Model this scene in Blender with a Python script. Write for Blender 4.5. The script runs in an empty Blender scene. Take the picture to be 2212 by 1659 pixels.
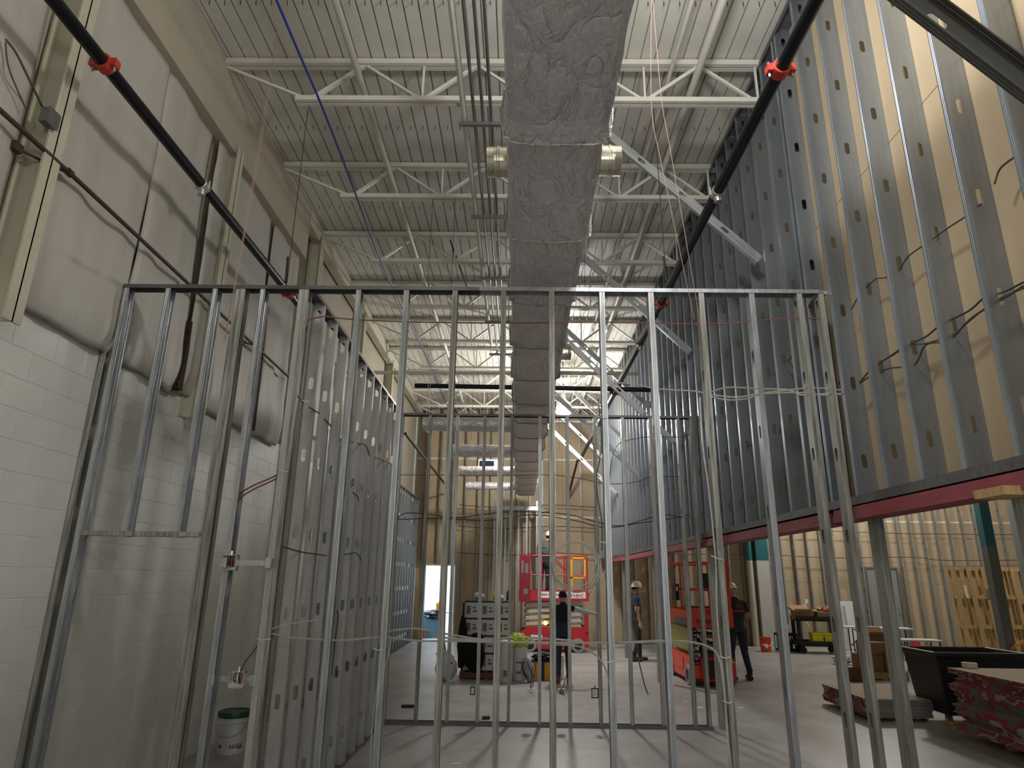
import bpy, bmesh, math, random
from mathutils import Vector, Matrix, noise
random.seed(7)
scene = bpy.context.scene
col = scene.collection
PI = math.pi

# ------------------------------------------------------------------ camera
F, PITCH, YAW, ROLL, EYE = 1409.8, .290043, -.0144476, .0145318, 1.8
def _axes():
    cp, sp, cy, sy = math.cos(PITCH), math.sin(PITCH), math.cos(YAW), math.sin(YAW)
    f = Vector((sy*cp, cy*cp, sp)); r = Vector((cy, -sy, 0)); u = r.cross(f)
    cr, sr = math.cos(ROLL), math.sin(ROLL)
    return r*cr+u*sr, u*cr-r*sr, f
RT, UP, FW = _axes()
cam = bpy.data.cameras.new('camera'); camo = bpy.data.objects.new('camera', cam); col.objects.link(camo)
cam.sensor_width = 36; cam.lens = 36*F/2212; cam.clip_start = .05; cam.clip_end = 200
camo.matrix_world = Matrix((( RT.x, UP.x, -FW.x, 0), (RT.y, UP.y, -FW.y, 0), (RT.z, UP.z, -FW.z, EYE), (0, 0, 0, 1)))
scene.camera = camo
def P(x, y, X=None, Y=None, Z=None):
    """a point of the place seen at pixel x,y and known to lie on plane X, Y or Z"""
    d = RT*((x-1106)/F)+UP*((829.5-y)/F)+FW
    t = Y/d.y if Y is not None else X/d.x if X is not None else (Z-EYE)/d.z
    return Vector((d.x*t, d.y*t, d.z*t+EYE))

# ------------------------------------------------------------------ light
YN_ = -5.5
world = bpy.data.worlds.new('world'); scene.world = world; world.use_nodes = True
bg = world.node_tree.nodes['Background']; bg.inputs[0].default_value = (.80, .90, 1, 1); bg.inputs[1].default_value = 7.0
scene.view_settings.view_transform = 'Standard'; scene.view_settings.look = 'None'
scene.view_settings.exposure = 0.0; scene.view_settings.gamma = 1; scene.view_settings.use_curve_mapping = False
def add_light(x, y, z, power, r=.22, c=(1, .975, .945), tilt=None):
    l = bpy.data.lights.new('bay_or_fill_light', 'SPOT' if tilt is not None else 'POINT'); l.energy = power; l.color = c; l.shadow_soft_size = r
    if tilt is not None: l.spot_size = math.radians(tilt); l.spot_blend = .5
    o = bpy.data.objects.new('bay_or_fill_light', l); o.location = (x, y, z); col.objects.link(o); return o
LAMPS_AND_FILLS = [(1.06, 15.8, 6.0, 640), (1.15, 2.9, 6.25, 200), (2.4, -2.0, 5.6, 170), (-.2, -2.4, 4.2, 150), (1.4, -2.8, 2.9, 38),  # fourth and fifth are unseen fills added behind the camera
         (9.2, 18.5, 6.2, 420), (13.5, 16, 6.0, 300), (6.5, 5.5, 6.0, 70)]
for x, y, z, p in LAMPS_AND_FILLS: add_light(x, y, z-.42, p)
# broad cool fill light added behind the camera, no door there
al = bpy.data.lights.new('rear_fill_light', 'AREA'); al.shape = 'RECTANGLE'; al.size = 5.5; al.size_y = 4.2; al.energy = 50; al.color = (.93, .97, 1)
ao = bpy.data.objects.new('rear_fill_light', al); ao.location = (3.2, YN_+.02, 2.3); ao.rotation_euler = (math.radians(90), 0, 0); col.objects.link(ao)

# ------------------------------------------------------------------ materials
def srgb(c):
    if isinstance(c, str): c = [int(c[i:i+2], 16)/255 for i in (0, 2, 4)]
    return [(v/12.92 if v < .04045 else ((v+.055)/1.055)**2.4) for v in c]
def mat(name, c, rough=.6, metal=0, vary=.0, scale=8, bump=0, bscale=40, emit=0, stretch=None, spec=.5, c2=None, aniso=0):
    m = bpy.data.materials.new(name); m.use_nodes = True; nt = m.node_tree; b = nt.nodes['Principled BSDF']
    c = srgb(c); b.inputs['Base Color'].default_value = (*c, 1); b.inputs['Roughness'].default_value = rough
    b.inputs['Metallic'].default_value = metal; b.inputs['Specular IOR Level'].default_value = spec
    if emit: b.inputs['Emission Color'].default_value = (*c, 1); b.inputs['Emission Strength'].default_value = emit
    if vary or bump or c2:
        tc = nt.nodes.new('ShaderNodeTexCoord'); mp = nt.nodes.new('ShaderNodeMapping'); nt.links.new(tc.outputs['Object'], mp.inputs[0])
        if stretch: mp.inputs['Scale'].default_value = stretch
    if vary or c2:
        n = nt.nodes.new('ShaderNodeTexNoise'); n.inputs['Scale'].default_value = scale; n.inputs['Detail'].default_value = 6; n.inputs['Roughness'].default_value = .65
        nt.links.new(mp.outputs[0], n.inputs['Vector'])
        r = nt.nodes.new('ShaderNodeValToRGB'); r.color_ramp.elements[0].position = .32; r.color_ramp.elements[1].position = .68
        k = srgb(c2) if c2 else [v*(1-vary) for v in c]
        r.color_ramp.elements[0].color = (*k, 1); r.color_ramp.elements[1].color = (*[min(1, v*(1+vary*.6)) for v in c], 1)
        nt.links.new(n.outputs['Fac'], r.inputs[0]); nt.links.new(r.outputs[0], b.inputs['Base Color'])
    if bump:
        n2 = nt.nodes.new('ShaderNodeTexNoise'); n2.inputs['Scale'].default_value = bscale; n2.inputs['Detail'].default_value = 5
        nt.links.new(mp.outputs[0], n2.inputs['Vector'])
        bp = nt.nodes.new('ShaderNodeBump'); bp.inputs['Strength'].default_value = bump; bp.inputs['Distance'].default_value = .02
        nt.links.new(n2.outputs['Fac'], bp.inputs['Height']); nt.links.new(bp.outputs[0], b.inputs['Normal'])
    return m
def foil_mat():
    m = mat('silver_foil_facing', 'dddadc', .30, .45, .08, 3, .0)
    nt = m.node_tree; b = nt.nodes['Principled BSDF']; tc = nt.nodes.new('ShaderNodeTexCoord'); prev = None
    for sc, st, dist, strc in ((5, .9, .03, (1, .55, 1)), (17, .8, .012, (1, .6, 1)), (60, .35, .004, (1, 1, 1))):
        mp = nt.nodes.new('ShaderNodeMapping'); mp.inputs['Scale'].default_value = strc; nt.links.new(tc.outputs['Object'], mp.inputs[0])
        n = nt.nodes.new('ShaderNodeTexNoise'); n.inputs['Scale'].default_value = sc; n.inputs['Detail'].default_value = 3; n.inputs['Distortion'].default_value = .8
        nt.links.new(mp.outputs[0], n.inputs['Vector'])
        a = nt.nodes.new('ShaderNodeMath'); a.operation = 'SUBTRACT'; a.inputs[1].default_value = .5; nt.links.new(n.outputs['Fac'], a.inputs[0])
        c = nt.nodes.new('ShaderNodeMath'); c.operation = 'ABSOLUTE'; nt.links.new(a.outputs[0], c.inputs[0])
        d = nt.nodes.new('ShaderNodeMath'); d.operation = 'POWER'; d.inputs[1].default_value = .5; nt.links.new(c.outputs[0], d.inputs[0])
        bp = nt.nodes.new('ShaderNodeBump'); bp.inputs['Strength'].default_value = st; bp.inputs['Distance'].default_value = dist; nt.links.new(d.outputs[0], bp.inputs['Height'])
        if prev: nt.links.new(prev.outputs[0], bp.inputs['Normal'])
        prev = bp
    nt.links.new(prev.outputs[0], b.inputs['Normal']); return m
def edge_mat():
    m = mat('red_and_grey_edge_tape', '8f2c3c', .6); nt = m.node_tree; b = nt.nodes['Principled BSDF']
    g = nt.nodes.new('ShaderNodeNewGeometry'); mp = nt.nodes.new('ShaderNodeMapping'); mp.inputs['Scale'].default_value = (1, 2.2, 3.4); mp.inputs['Rotation'].default_value = (.5, 0, 0)
    nt.links.new(g.outputs['Position'], mp.inputs[0]); n = nt.nodes.new('ShaderNodeTexNoise'); n.inputs['Scale'].default_value = 1.7; n.inputs['Detail'].default_value = 1.5; nt.links.new(mp.outputs[0], n.inputs['Vector'])
    r = nt.nodes.new('ShaderNodeValToRGB'); r.color_ramp.interpolation = 'CONSTANT'; e = r.color_ramp.elements
    e[0].position = 0; e[0].color = (*srgb('6b6a66'), 1); e[1].position = .44; e[1].color = (*srgb('93283a'), 1)
    x = e.new(.56); x.color = (*srgb('a3a19b'), 1); x = e.new(.63); x.color = (*srgb('7c2a38'), 1)
    nt.links.new(n.outputs['Fac'], r.inputs[0]); nt.links.new(r.outputs[0], b.inputs['Base Color']); return m
M = dict(
    galv=mat('galvanised_steel', 'b4b9bb', .38, .75, .35, 5, .06, 30, stretch=(6, 6, .5)),
    galv_old=mat('used_galvanised_steel', 'a9aaa4', .46, .5, .25, 6, .05, 30, stretch=(7, 7, .35), c2='6c6c62'),
    galv_dull=mat('dull_galvanised_steel', 'b0b0ae', .5, .4, .18, 4, .03, 30, stretch=(3, 3, .6)),
    galv_wall=mat('blue_grey_galvanised_steel', 'a2abb5', .36, .80, .18, 3, .03, 20, stretch=(4, 4, .3)),
    track=mat('galvanised_track', '77787a', .45, .7, .3, 6, stretch=(.6, 4, 4)),
    block=mat('painted_block', 'cfd0ca', .55, 0, .04, 3, .12, 90),
    mortar=mat('lit_joint_mortar', 'e8e8e2', .7),  # paler than the blocks: lit joint edges put into the mortar colour
    vinyl=mat('white_vinyl_facing', 'b0aca3', .58, 0, .07, 1.2, .8, 5.5, stretch=(1, 1.2, .3)),
    dark_gap=mat('dark_brown_fibre', '3a2a1a', .95, 0, .5, 12, .8, 60),
    cream=mat('cream_painted_steel', 'b7b49f', .5, 0, .08, 3),
    beamface=mat('cream_painted_board', 'a9a18f', .55, 0, .08, 1.5, .1, 8),
    deck=mat('white_painted_deck', 'd3d1c8', .5, 0, .07, 2, .03, 10),
    joist=mat('white_painted_joist', 'd2d0c5', .5, 0, .06, 6),
    floor=mat('concrete', 'a3a2a0', .40, 0, .12, 1.3, .05, 30, c2='888583'),
    tan=mat('tan_sheathing_paper', 'ad9b7f', .8, 0, .05, 2),
    tape=mat('white_seam_tape', 'd8d2c4', .7),
    red_wood=mat('red_treated_lumber', '95474f', .7, 0, .25, 6, .1, 40, stretch=(6, .5, 6)),
    wood=mat('pale_pine', 'b99c6a', .7, 0, .25, 5, .1, 30, stretch=(5, 5, .8)),
    wood_dark=mat('worn_pallet_wood', '6b4432', .8, 0, .3, 5),
    foil=foil_mat(),
    foil_seam=mat('crumpled_foil_tape', 'b8b4ae', .45, .6, .3, 30, .8, 40),
    bright_metal=mat('bright_sheet_metal', 'd0cdb8', .22, .95, .08, 10, .05, 10),
    shaded_metal=mat('shaded_steel_brace', '5c5c57', .5, .5, .05, 2),  # shade on the camera side of the brace put into its colour
    black_pipe=mat('black_steel_pipe', '14161c', .32, .3, .2, 20),
    brown_pipe=mat('brown_primed_pipe', '43302a', .6, .1, .2, 10),
    coupling=mat('red_pipe_coupling', 'b2332a', .4, 0, .15, 20),
    zinc=mat('zinc_fitting', 'c9c9c6', .3, .8, .1, 20),
    conduit=mat('grey_conduit', '7d7f80', .4, .7, .1, 20),
    blue=mat('blue_cable_jacket', '1f3c86', .45),
    pink=mat('pink_string', 'a88a80', .8),
    wire=mat('dark_hanger_wire', '3a3733', .5, .5),
    bx=mat('armoured_cable_aluminium', 'd0cec6', .35, .8, .1, 30, .6, 250),
    bxred=mat('red_striped_armoured_cable', '9a6a62', .4, .7, .2, 30, .6, 250),
    bxdark=mat('dull_armoured_cable', '5f5c57', .45, .7, .1, 30, .5, 250),
    tie=mat('white_zip_tie', 'd5d5cc', .5),
    black=mat('black_plastic', '17181b', .5, 0, .15, 10), tubblack=mat('charcoal_tub_plastic', '1d2026', .45, 0, .12, 4),
    rubber=mat('dark_rubber', '26262a', .8), grey_rubber=mat('grey_tyre', '8b8f90', .8, 0, .2, 10),
    red=mat('red_lift_paint', 'b0202c', .38, 0, .12, 3), dred=mat('dark_red_lift_paint', '7d1a26', .4, 0, .12, 3),
    orange=mat('orange_lift_paint', 'd2452a', .4, 0, .15, 3), cream_steel=mat('pale_scissor_steel', 'b9b2a2', .45, .1, .15, 5),
    olive=mat('faded_yellow_panel', '8d8a4a', .6, 0, .15, 4), yellow=mat('yellow_paint', 'e0a018', .45), limeyellow=mat('bright_yellow_plastic', 'd3cf1e', .5),
    white=mat('white_plastic', 'c9cac8', .45, 0, .06, 6), whiteprint=mat('white_print', 'dcdad6', .6), greyprint=mat('grey_print', '6d6f70', .7), blackprint=mat('black_print', '18181a', .6), redprint=mat('red_print', 'a04038', .7),
    green=mat('dark_green_lid', '173f2c', .4), orange_red=mat('orange_red_bucket', 'd5432c', .45), handle=mat('wire_handle', 'a8a8a8', .3, .9),
    card=mat('brown_cardboard', '8f6d4c', .8, 0, .12, 4), card_light=mat('pale_cardboard_inside', 'b3906a', .8),
    gyp=mat('gypsum_board_paper', 'bba890', .85, 0, .05, 2), gyp_edge=mat('grey_gypsum_edge', '8e8a86', .85, 0, .15, 20), gyp_red=edge_mat(),
    teal=mat('teal_painted_steel', '22626a', .5, 0, .1, 4), white_col=mat('white_painted_steel', 'b9b8b2', .5, 0, .1, 4), greydoor=mat('grey_painted_door', '7c827f', .5), brown_col=mat('brown_primed_column', '4d3529', .7, 0, .2, 5),
    lampglow=mat('lamp_glow', 'fffaf0', .5, emit=60), amber=mat('amber_beacon', 'ffb84a', .4, emit=9),
    skin=mat('skin', 'b98a74', .6), skin_dark=mat('tanned_skin', '9d7460', .6), hair=mat('dark_hair', '17120f', .8), navy=mat('navy_shirt', '1a2440', .85, 0, .1, 8), charcoal=mat('charcoal_shirt', '2b2527', .85, 0, .1, 8), blacktop=mat('black_vest', '101216', .85), greyshirt=mat('grey_green_shirt', '4f5550', .85), sleeve=mat('pale_grey_sleeve', 'b4bac0', .85), jeans=mat('dark_jeans', '26303f', .85, 0, .25, 12), darkpants=mat('dark_trousers', '22252a', .85), boots=mat('brown_leather_boots', '3a231c', .7), tanboots=mat('tan_leather_boots', '6a4536', .7), hat=mat('white_hard_hat', 'd8d3c4', .35), blackbag=mat('black_fabric', '08080a', .95), maroonbag=mat('maroon_fabric', '1c0a12', .95), greybag=mat('grey_fabric', '9a97a6', .9, 0, .1, 10), hiviz=mat('lime_yellow_fabric', 'b4d616', .8, 0, .15, 14), plastic_bag=mat('white_plastic_bag', 'c9c7c2', .4, 0, .1, 10), bluebin=mat('blue_plastic_bin', '5d8fae', .5), darkbag=mat('dark_blue_bin_liner', '182036', .3), outdoor=mat('white_rendered_wall', 'e4e8ea', .8), slotlight=mat('bright_interior', 'b9bfc2', .6))

# ------------------------------------------------------------------ mesh building
class MB:
    def __init__(s): s.v = []; s.f = []; s.m = []; s.k = 0
    def use(s, k): s.k = k; return s
    def add(s, vs, fs):
        n = len(s.v); s.v += [tuple(v) for v in vs]; s.f += [tuple(i+n for i in f) for f in fs]; s.m += [s.k]*len(fs); return s
    def box(s, x0, x1, y0, y1, z0, z1):
        return s.add([(x0,y0,z0),(x1,y0,z0),(x1,y1,z0),(x0,y1,z0),(x0,y0,z1),(x1,y0,z1),(x1,y1,z1),(x0,y1,z1)],
                     [(0,3,2,1),(4,5,6,7),(0,1,5,4),(1,2,6,5),(2,3,7,6),(3,0,4,7)])
    def bar(s, a, b, w, h, up=(0, 0, 1)):
        a = Vector(a); b = Vector(b); d = (b-a).normalized(); u = Vector(up)
        if abs(d.dot(u)) > .98: u = Vector((0, 1, 0))
        r = d.cross(u).normalized(); u = r.cross(d); vs = []
        for p in (a, b):
            for i, j in ((-1,-1),(1,-1),(1,1),(-1,1)): vs.append(p+r*(i*w/2)+u*(j*h/2))
        return s.add(vs, [(0,3,2,1),(4,5,6,7),(0,1,5,4),(1,2,6,5),(2,3,7,6),(3,0,4,7)])
    def loft(s, pts, radii, n=10, cap=True, up=(0, 0, 1)):
        pts = [Vector(p) for p in pts]; vs = []; pr = None
        for i, p in enumerate(pts):
            d = (pts[min(i+1, len(pts)-1)]-pts[max(i-1, 0)]).normalized()
            if pr is None:
                u = Vector(up); u = Vector((1, 0, 0)) if abs(d.dot(u)) > .95 else u; pr = d.cross(u).normalized()
            else: pr = (pr-d*pr.dot(d)).normalized()
            q = d.cross(pr); r = radii[i] if isinstance(radii, (list, tuple)) else radii
            ra, rb = r if isinstance(r, tuple) else (r, r)
            for k in range(n):
                a = 2*PI*k/n; vs.append(p+pr*(math.cos(a)*ra)+q*(math.sin(a)*rb))
        fs = [(i*n+k, i*n+(k+1) % n, (i+1)*n+(k+1) % n, (i+1)*n+k) for i in range(len(pts)-1) for k in range(n)]
        if cap: fs += [tuple(range(n-1, -1, -1)), tuple((len(pts)-1)*n+k for k in range(n))]
        return s.add(vs, fs)
    def tube(s, pts, r, n=6): return s.loft(pts, r, n)
    def lathe(s, prof, c=(0, 0, 0), n=20, ax='z'):
        vs = []; m = len(prof)
        for k in range(n):
            a = 2*PI*k/n
            for r, z in prof:
                x, y = math.cos(a)*r, math.sin(a)*r
                p = (x, y, z) if ax == 'z' else (z, x, y) if ax == 'x' else (y, z, x)
                vs.append((p[0]+c[0], p[1]+c[1], p[2]+c[2]))
        fs = [(k*m+i, ((k+1) % n)*m+i, ((k+1) % n)*m+i+1, k*m+i+1) for k in range(n) for i in range(m-1)]
        return s.add(vs, fs)
    def sheet(s, prof, axis, a, b):
        """extrude an open profile (pairs) along an axis"""
        f = {'x': lambda p, t: (t, p[0], p[1]), 'y': lambda p, t: (p[0], t, p[1]), 'z': lambda p, t: (p[0], p[1], t)}[axis]
        n = len(prof); return s.add([f(p, a) for p in prof]+[f(p, b) for p in prof], [(i, i+1, n+i+1, n+i) for i in range(n-1)])
    def ell(s, c, r, n=12, m=8):
        vs = [(c[0]+r[0]*math.sin(PI*j/m)*math.cos(2*PI*i/n), c[1]+r[1]*math.sin(PI*j/m)*math.sin(2*PI*i/n), c[2]+r[2]*math.cos(PI*j/m)) for j in range(m+1) for i in range(n)]
        return s.add(vs, [(j*n+i, (j+1)*n+i, (j+1)*n+(i+1) % n, j*n+(i+1) % n) for j in range(m) for i in range(n)])
    def xf(s, mtx, a=0):
        for i in range(a, len(s.v)): s.v[i] = tuple(mtx @ Vector(s.v[i]))
        return s
    def mesh(s, name, mats, smooth=False):
        me = bpy.data.meshes.new(name); me.from_pydata(s.v, [], s.f)
        for m in (mats if isinstance(mats, (list, tuple)) else [mats]): me.materials.append(M[m])
        if s.k or any(s.m): me.polygons.foreach_set('material_index', s.m)
        if smooth:
            me.polygons.foreach_set('use_smooth', [True]*len(me.polygons))
            bm = bmesh.new(); bm.from_mesh(me); bmesh.ops.remove_doubles(bm, verts=bm.verts, dist=1e-5)
            for e in bm.edges:
                if len(e.link_faces) == 2 and e.calc_face_angle(0) > math.radians(38): e.smooth = False
            bm.to_mesh(me); bm.free()
        me.update(); return me
    def build(s, name, mats, parent=None, smooth=False, loc=None, **tags):
        return put(name, s.mesh(name, mats, smooth), parent, loc, **tags)
def put(name, me, parent=None, loc=None, rot=None, **tags):
    o = bpy.data.objects.new(name, me); col.objects.link(o)
    if parent: o.parent = parent
    if loc is not None: o.location = loc
    if rot is not None: o.rotation_euler = rot
    for k, v in tags.items(): o[k] = v
    return o
def tag(o, label=None, cat=None, group=None, kind=None):
    if label: o['label'] = label
    if cat: o['category'] = cat
    if group: o['group'] = group
    if kind: o['kind'] = kind
    return o
def thing(name, label, cat, loc=(0, 0, 0), rz=0, group=None):
    o = bpy.data.objects.new(name, None); col.objects.link(o); o.empty_display_size = .1
    o.location = loc; o.rotation_euler = (0, 0, rz); return tag(o, label, cat, group)
def struct(name, loc=(0, 0, 0)):
    o = bpy.data.objects.new(name, None); col.objects.link(o); o.location = loc; o['kind'] = 'structure'; return o
def copy_tree(o, parent=None):
    c = o.copy(); col.objects.link(c); c.parent = parent
    for ch in o.children: copy_tree(ch, c)
    return c
def solid(o, t=.0016):
    m = o.modifiers.new('thickness', 'SOLIDIFY'); m.thickness = t; m.offset = 0; return o
def catenary(pts, n=6):
    """smooth curve through points"""
    pts = [Vector(p) for p in pts]; out = []
    for i in range(len(pts)-1):
        p0 = pts[max(i-1, 0)]; p1 = pts[i]; p2 = pts[i+1]; p3 = pts[min(i+2, len(pts)-1)]
        for k in range(n):
            t = k/n; out.append(.5*((2*p1)+(p2-p0)*t+(2*p0-5*p1+4*p2-p3)*t*t+(3*p1-p0-3*p2+p3)*t**3))
    return out+[pts[-1]]
def text(body, size, mat_, parent, loc, rot, name='lettering', depth=.002, squash=1):
    cu = bpy.data.curves.new(name, 'FONT'); cu.body = body; cu.size = size; cu.extrude = depth; cu.align_x = 'CENTER'; cu.align_y = 'CENTER'; cu.resolution_u = 3
    o = bpy.data.objects.new(name, cu); col.objects.link(o); cu.materials.append(M[mat_])
    me = bpy.data.meshes.new_from_object(o.evaluated_get(bpy.context.evaluated_depsgraph_get())); bpy.data.objects.remove(o)
    o = bpy.data.objects.new(name, me); col.objects.link(o); o.parent = parent; o.location = loc; o.rotation_euler = rot; o.scale = (squash, 1, 1)
    return o

# steel stud: web in the plane v=0, flanges run towards +v, length along z
def stud_mesh(name, d, fl, L, holes, mtl, lip=.009, hw=.019, hl=.052):
    b = MB(); a = hw*.45; h = d/2; z = 0; T = hl+.012; t1 = hl-hw*.7
    for hz in sorted(holes):
        if hz-T <= z+.01 or hz+T >= L: continue
        b.add([(-h,0,z),(h,0,z),(h,0,hz-T),(-h,0,hz-T)], [(0,1,2,3)])
        o = [(-h,T),(-a,T),(a,T),(h,T),(h,t1),(h,-t1),(h,-T),(a,-T),(-a,-T),(-h,-T),(-h,-t1),(-h,t1)]
        s = [(-a,hl),(a,hl),(hw,t1),(hw,-t1),(a,-hl),(-a,-hl),(-hw,-t1),(-hw,t1)]
        b.add([(x,0,hz+y) for x, y in o+s], [(1,2,13,12),(2,3,4,14,13),(4,5,15,14),(5,6,7,16,15),(7,8,17,16),(8,9,10,18,17),(10,11,19,18),(11,0,1,12,19)])
        z = hz+T
    b.add([(-h,0,z),(h,0,z),(h,0,L),(-h,0,L)], [(0,1,2,3)])
    g = .0018
    for s in (-1, 1):
        q = h-g
        b.sheet([(s*h,0),(s*h,fl*.28),(s*q,fl*.33),(s*q,fl*.40),(s*h,fl*.45),(s*h,fl*.58),(s*q,fl*.63),(s*q,fl*.70),(s*h,fl*.75),(s*h,fl),(s*(h-lip),fl)], 'z', 0, L)
    return b.mesh(name, mtl)
def track_bar(name, a, b, w, leg, down, mtl, parent, label=None):
    """U channel along x or y between a and b (centre of web), legs down (or up)"""
    a = Vector(a); b = Vector(b); s = -1 if down else 1; m = MB(); ax = 'x' if abs(b.x-a.x) > abs(b.y-a.y) else 'y'
    c = a.y if ax == 'x' else a.x
    m.sheet([(c-w/2, a.z+s*leg), (c-w/2, a.z), (c+w/2, a.z), (c+w/2, a.z+s*leg)], ax, a.x if ax == 'x' else a.y, b.x if ax == 'x' else b.y)
    o = m.build(name, mtl, parent); solid(o, .002)
    if label: o['label'] = label
    return o
# ================================================================== SETTING
XL, XR, YB, ZD = -3.38, 2.5, 20.8, 7.17
YN = -5.5; XE = 16.5
fl = MB().box(-5.6, XE, YN, 25.5, -.2, 0).build('floor', 'floor'); fl['kind'] = 'structure'

# corrugated roof deck, in sheets of six ribs
ceil = struct('ceiling', (0, 0, 0))
prof = []; 
for k in range(6):
    x = k*.1524; prof += [(x+.004, .035), (x+.008, 0), (x+.143, 0), (x+.147, .035)]
prof.append((6*.1524+.004, .035))
dm = MB().sheet(prof, 'y', 0, 6.6).mesh('deck_panel', 'deck')
for i in range(22):
    for j in range(4):
        o = put('deck_panel', dm, ceil, (XL-.1+i*.9144, YN+j*6.6, ZD-.002*(j % 2)))
        if i == 0 and j == 0: solid(o, .0015)
        else: solid(o, .0015)
rf = MB().box(XL-.2, XE, YN, YB+.3, ZD+.06, ZD+.2).build('roof_board', 'beamface', ceil)

# left wall: painted blocks below, vinyl faced insulation above
wl = struct('wall_left')
wb = MB().box(XL-.25, XL-.0038, YN, YB, 0, 3.56).build('mortar_bed', 'mortar', wl)
BH, BL = .2032, .4064
blk = MB().box(-.012, 0, .003, BL-.003, .003, BH-.003).mesh('block', 'block')
bmn = bpy.data.meshes.new('x')
cells = [(i, j) for j in range(17) for i in range(-3, 46)]
cells.sort(key=lambda c: abs(c[0]*BL-3.4)+abs(c[1]*BH-1.5)*.25 if c[0]*BL > 2.3 else 50)
near, far = cells[:300], cells[300:]
for i, j in near: put('block', blk, wl, (XL, 2.0+i*BL-(j % 2)*BL/2-1.0*0, j*BH))
b = MB()
for i, j in far:
    y = 2.0+i*BL-(j % 2)*BL/2; b.box(XL-.012, XL, y+.0022, min(y+BL, YB)-.0022, j*BH+.0022, j*BH+BH-.0022)
b.build('blocks', 'block', wl, kind='stuff')
# more of the wall behind the camera and above the insulation
MB().box(XL-.25, XL-.02, YN, YB, 3.5, ZD).build('upper_wall', 'beamface', wl)
MB().box(XL-.1, XL+.16, YN, 8.75, 6.32, ZD-.02).build('edge_beam', 'beamface', wl)
MB().box(XL+.02, XL+.17, 8.75, YB, 6.9, ZD-.02).build('edge_angle', 'cream', wl)
def blanket(y0, y1, zb, bulge, seed, ztop=6.32):
    nu, nv = max(8, int((y1-y0)/.06)), 56; vs = []; 
    for j in range(nv+1):
        t = j/nv; z = zb+(ztop-zb)*t
        for i in range(nu+1):
            s = i/nu; y = y0+(y1-y0)*s
            n = noise.fractal(Vector((y*1.3, z*.55, seed)), 1.0, 2.0, 4)*.055
            fold = abs(math.sin(s*PI*2.0+z*.35+seed))**6*.03
            low = math.exp(-((t)/.05)**1.2)
            edge = min(s, 1-s)*(y1-y0)
            x = XL+.06+bulge*math.sin(PI*min(1, .15+t))*.6+n*.7+fold*(1-t)+.03*math.exp(-(t/.14)**2)-.07*low-.022*math.exp(-(edge/.03)**2)
            zz = z+(noise.noise(Vector((y*2.3, seed, 0)))*.05 if j == 0 else 0)
            vs.append((max(x, XL+.008), y, zz))
    fs = [(j*(nu+1)+i, j*(nu+1)+i+1, (j+1)*(nu+1)+i+1, (j+1)*(nu+1)+i) for j in range(nv) for i in range(nu)]
    o = MB().add(vs, fs).build('insulation_blanket', 'vinyl', wl, smooth=True); solid(o, .01); return o
for k, (y0, y1) in enumerate(((-4.5, -1.2), (-1.2, 1.2), (1.2, 3.62), (3.92, 5.0), (5.0, 5.96), (6.02, 6.55), (6.55, 7.7), (7.78, 8.75))):
    blanket(y0, y1, 3.46+.02*(k % 2), .05, k*3.7)
MB().add([(XL+.10,5.94,3.5),(XL+.10,6.04,3.5),(XL+.12,6.01,3.9),(XL+.12,5.99,4.2),(XL-.01,5.94,3.5),(XL-.01,6.04,3.5),(XL-.01,6.01,3.9),(XL-.01,5.99,4.2)],
         [(0,1,2,3),(4,7,6,5),(0,4,5,1),(1,5,6,2),(2,6,7,3),(3,7,4,0)]).build('torn_insulation_edge', 'dark_gap', wl)
MB().add([(XL+.11,7.66,3.5),(XL+.11,7.83,3.5),(XL+.12,7.78,4.3),(XL+.12,7.72,5.1),(XL-.01,7.66,3.5),(XL-.01,7.83,3.5),(XL-.01,7.78,4.3),(XL-.01,7.72,5.1)],
         [(0,1,2,3),(4,7,6,5),(0,4,5,1),(1,5,6,2),(2,6,7,3),(3,7,4,0)]).build('torn_insulation_edge', 'dark_gap', wl)
# cream steel columns on the wall: H sections
def hcol(y, z0, z1, w=.15, x=XL+.1):
    b = MB().box(x-.1, x+.09, y-.006, y+.006, z0, z1)
    b.box(x+.075, x+.09, y-w/2, y+w/2, z0, z1).box(x-.1, x-.085, y-w/2, y+w/2, z0, z1)
    return b
for k, y in enumerate((3.77, 6.30, 9.35, 12.4, 15.5)):
    o = hcol(y, 3.3 if k < 2 else 0, 6.4 if k < 2 else 7.0).build('wall_column', 'cream', None)
    tag(o, ['cream steel column nearest the camera on the left wall, with a grey box', 'cream steel column behind the brown pipe, second along the left wall',
            'cream column at the end of the white insulation on the left wall', 'cream column on the left wall, next beyond the insulation end', 'farthest cream column on the left wall'][k], 'column', 'cream columns along the left wall')
# back wall: tan sheathing panels behind steel studs, with an open doorway on the left and a grey door on the right
wk = struct('wall_back')
OX0, OX1, OZ = -2.90, -1.98, 2.16
DX0, DX1, DZ = 10.6, 11.5, 2.25
zs = [0, 1.83, 3.68, 5.51, ZD]
x = XL; ps = []
while x < XE:
    ps.append((x, min(x+2.44, XE))); x += 2.44
def clip_panels(x0, x1, z0, z1, out):
    for (a, b_, c) in ((OX0, OX1, OZ), (DX0, DX1, DZ)):
        if x1 > a and x0 < b_ and z0 < c:
            if x0 < a: clip_panels(x0, a, z0, z1, out)
            if x1 > b_: clip_panels(b_, x1, z0, z1, out)
            if z1 > c: out.append((max(x0, a), min(x1, b_), c, z1))
            return
    out.append((x0, x1, z0, z1))
out = []
for x0, x1 in ps:
    for q in range(4): clip_panels(x0, x1, zs[q], zs[q+1], out)
for x0, x1, z0, z1 in out:
    MB().box(x0+.003, x1-.003, YB+.15, YB+.165, z0+.003, z1-.003).build('sheathing_panel', 'tan', wk)
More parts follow.
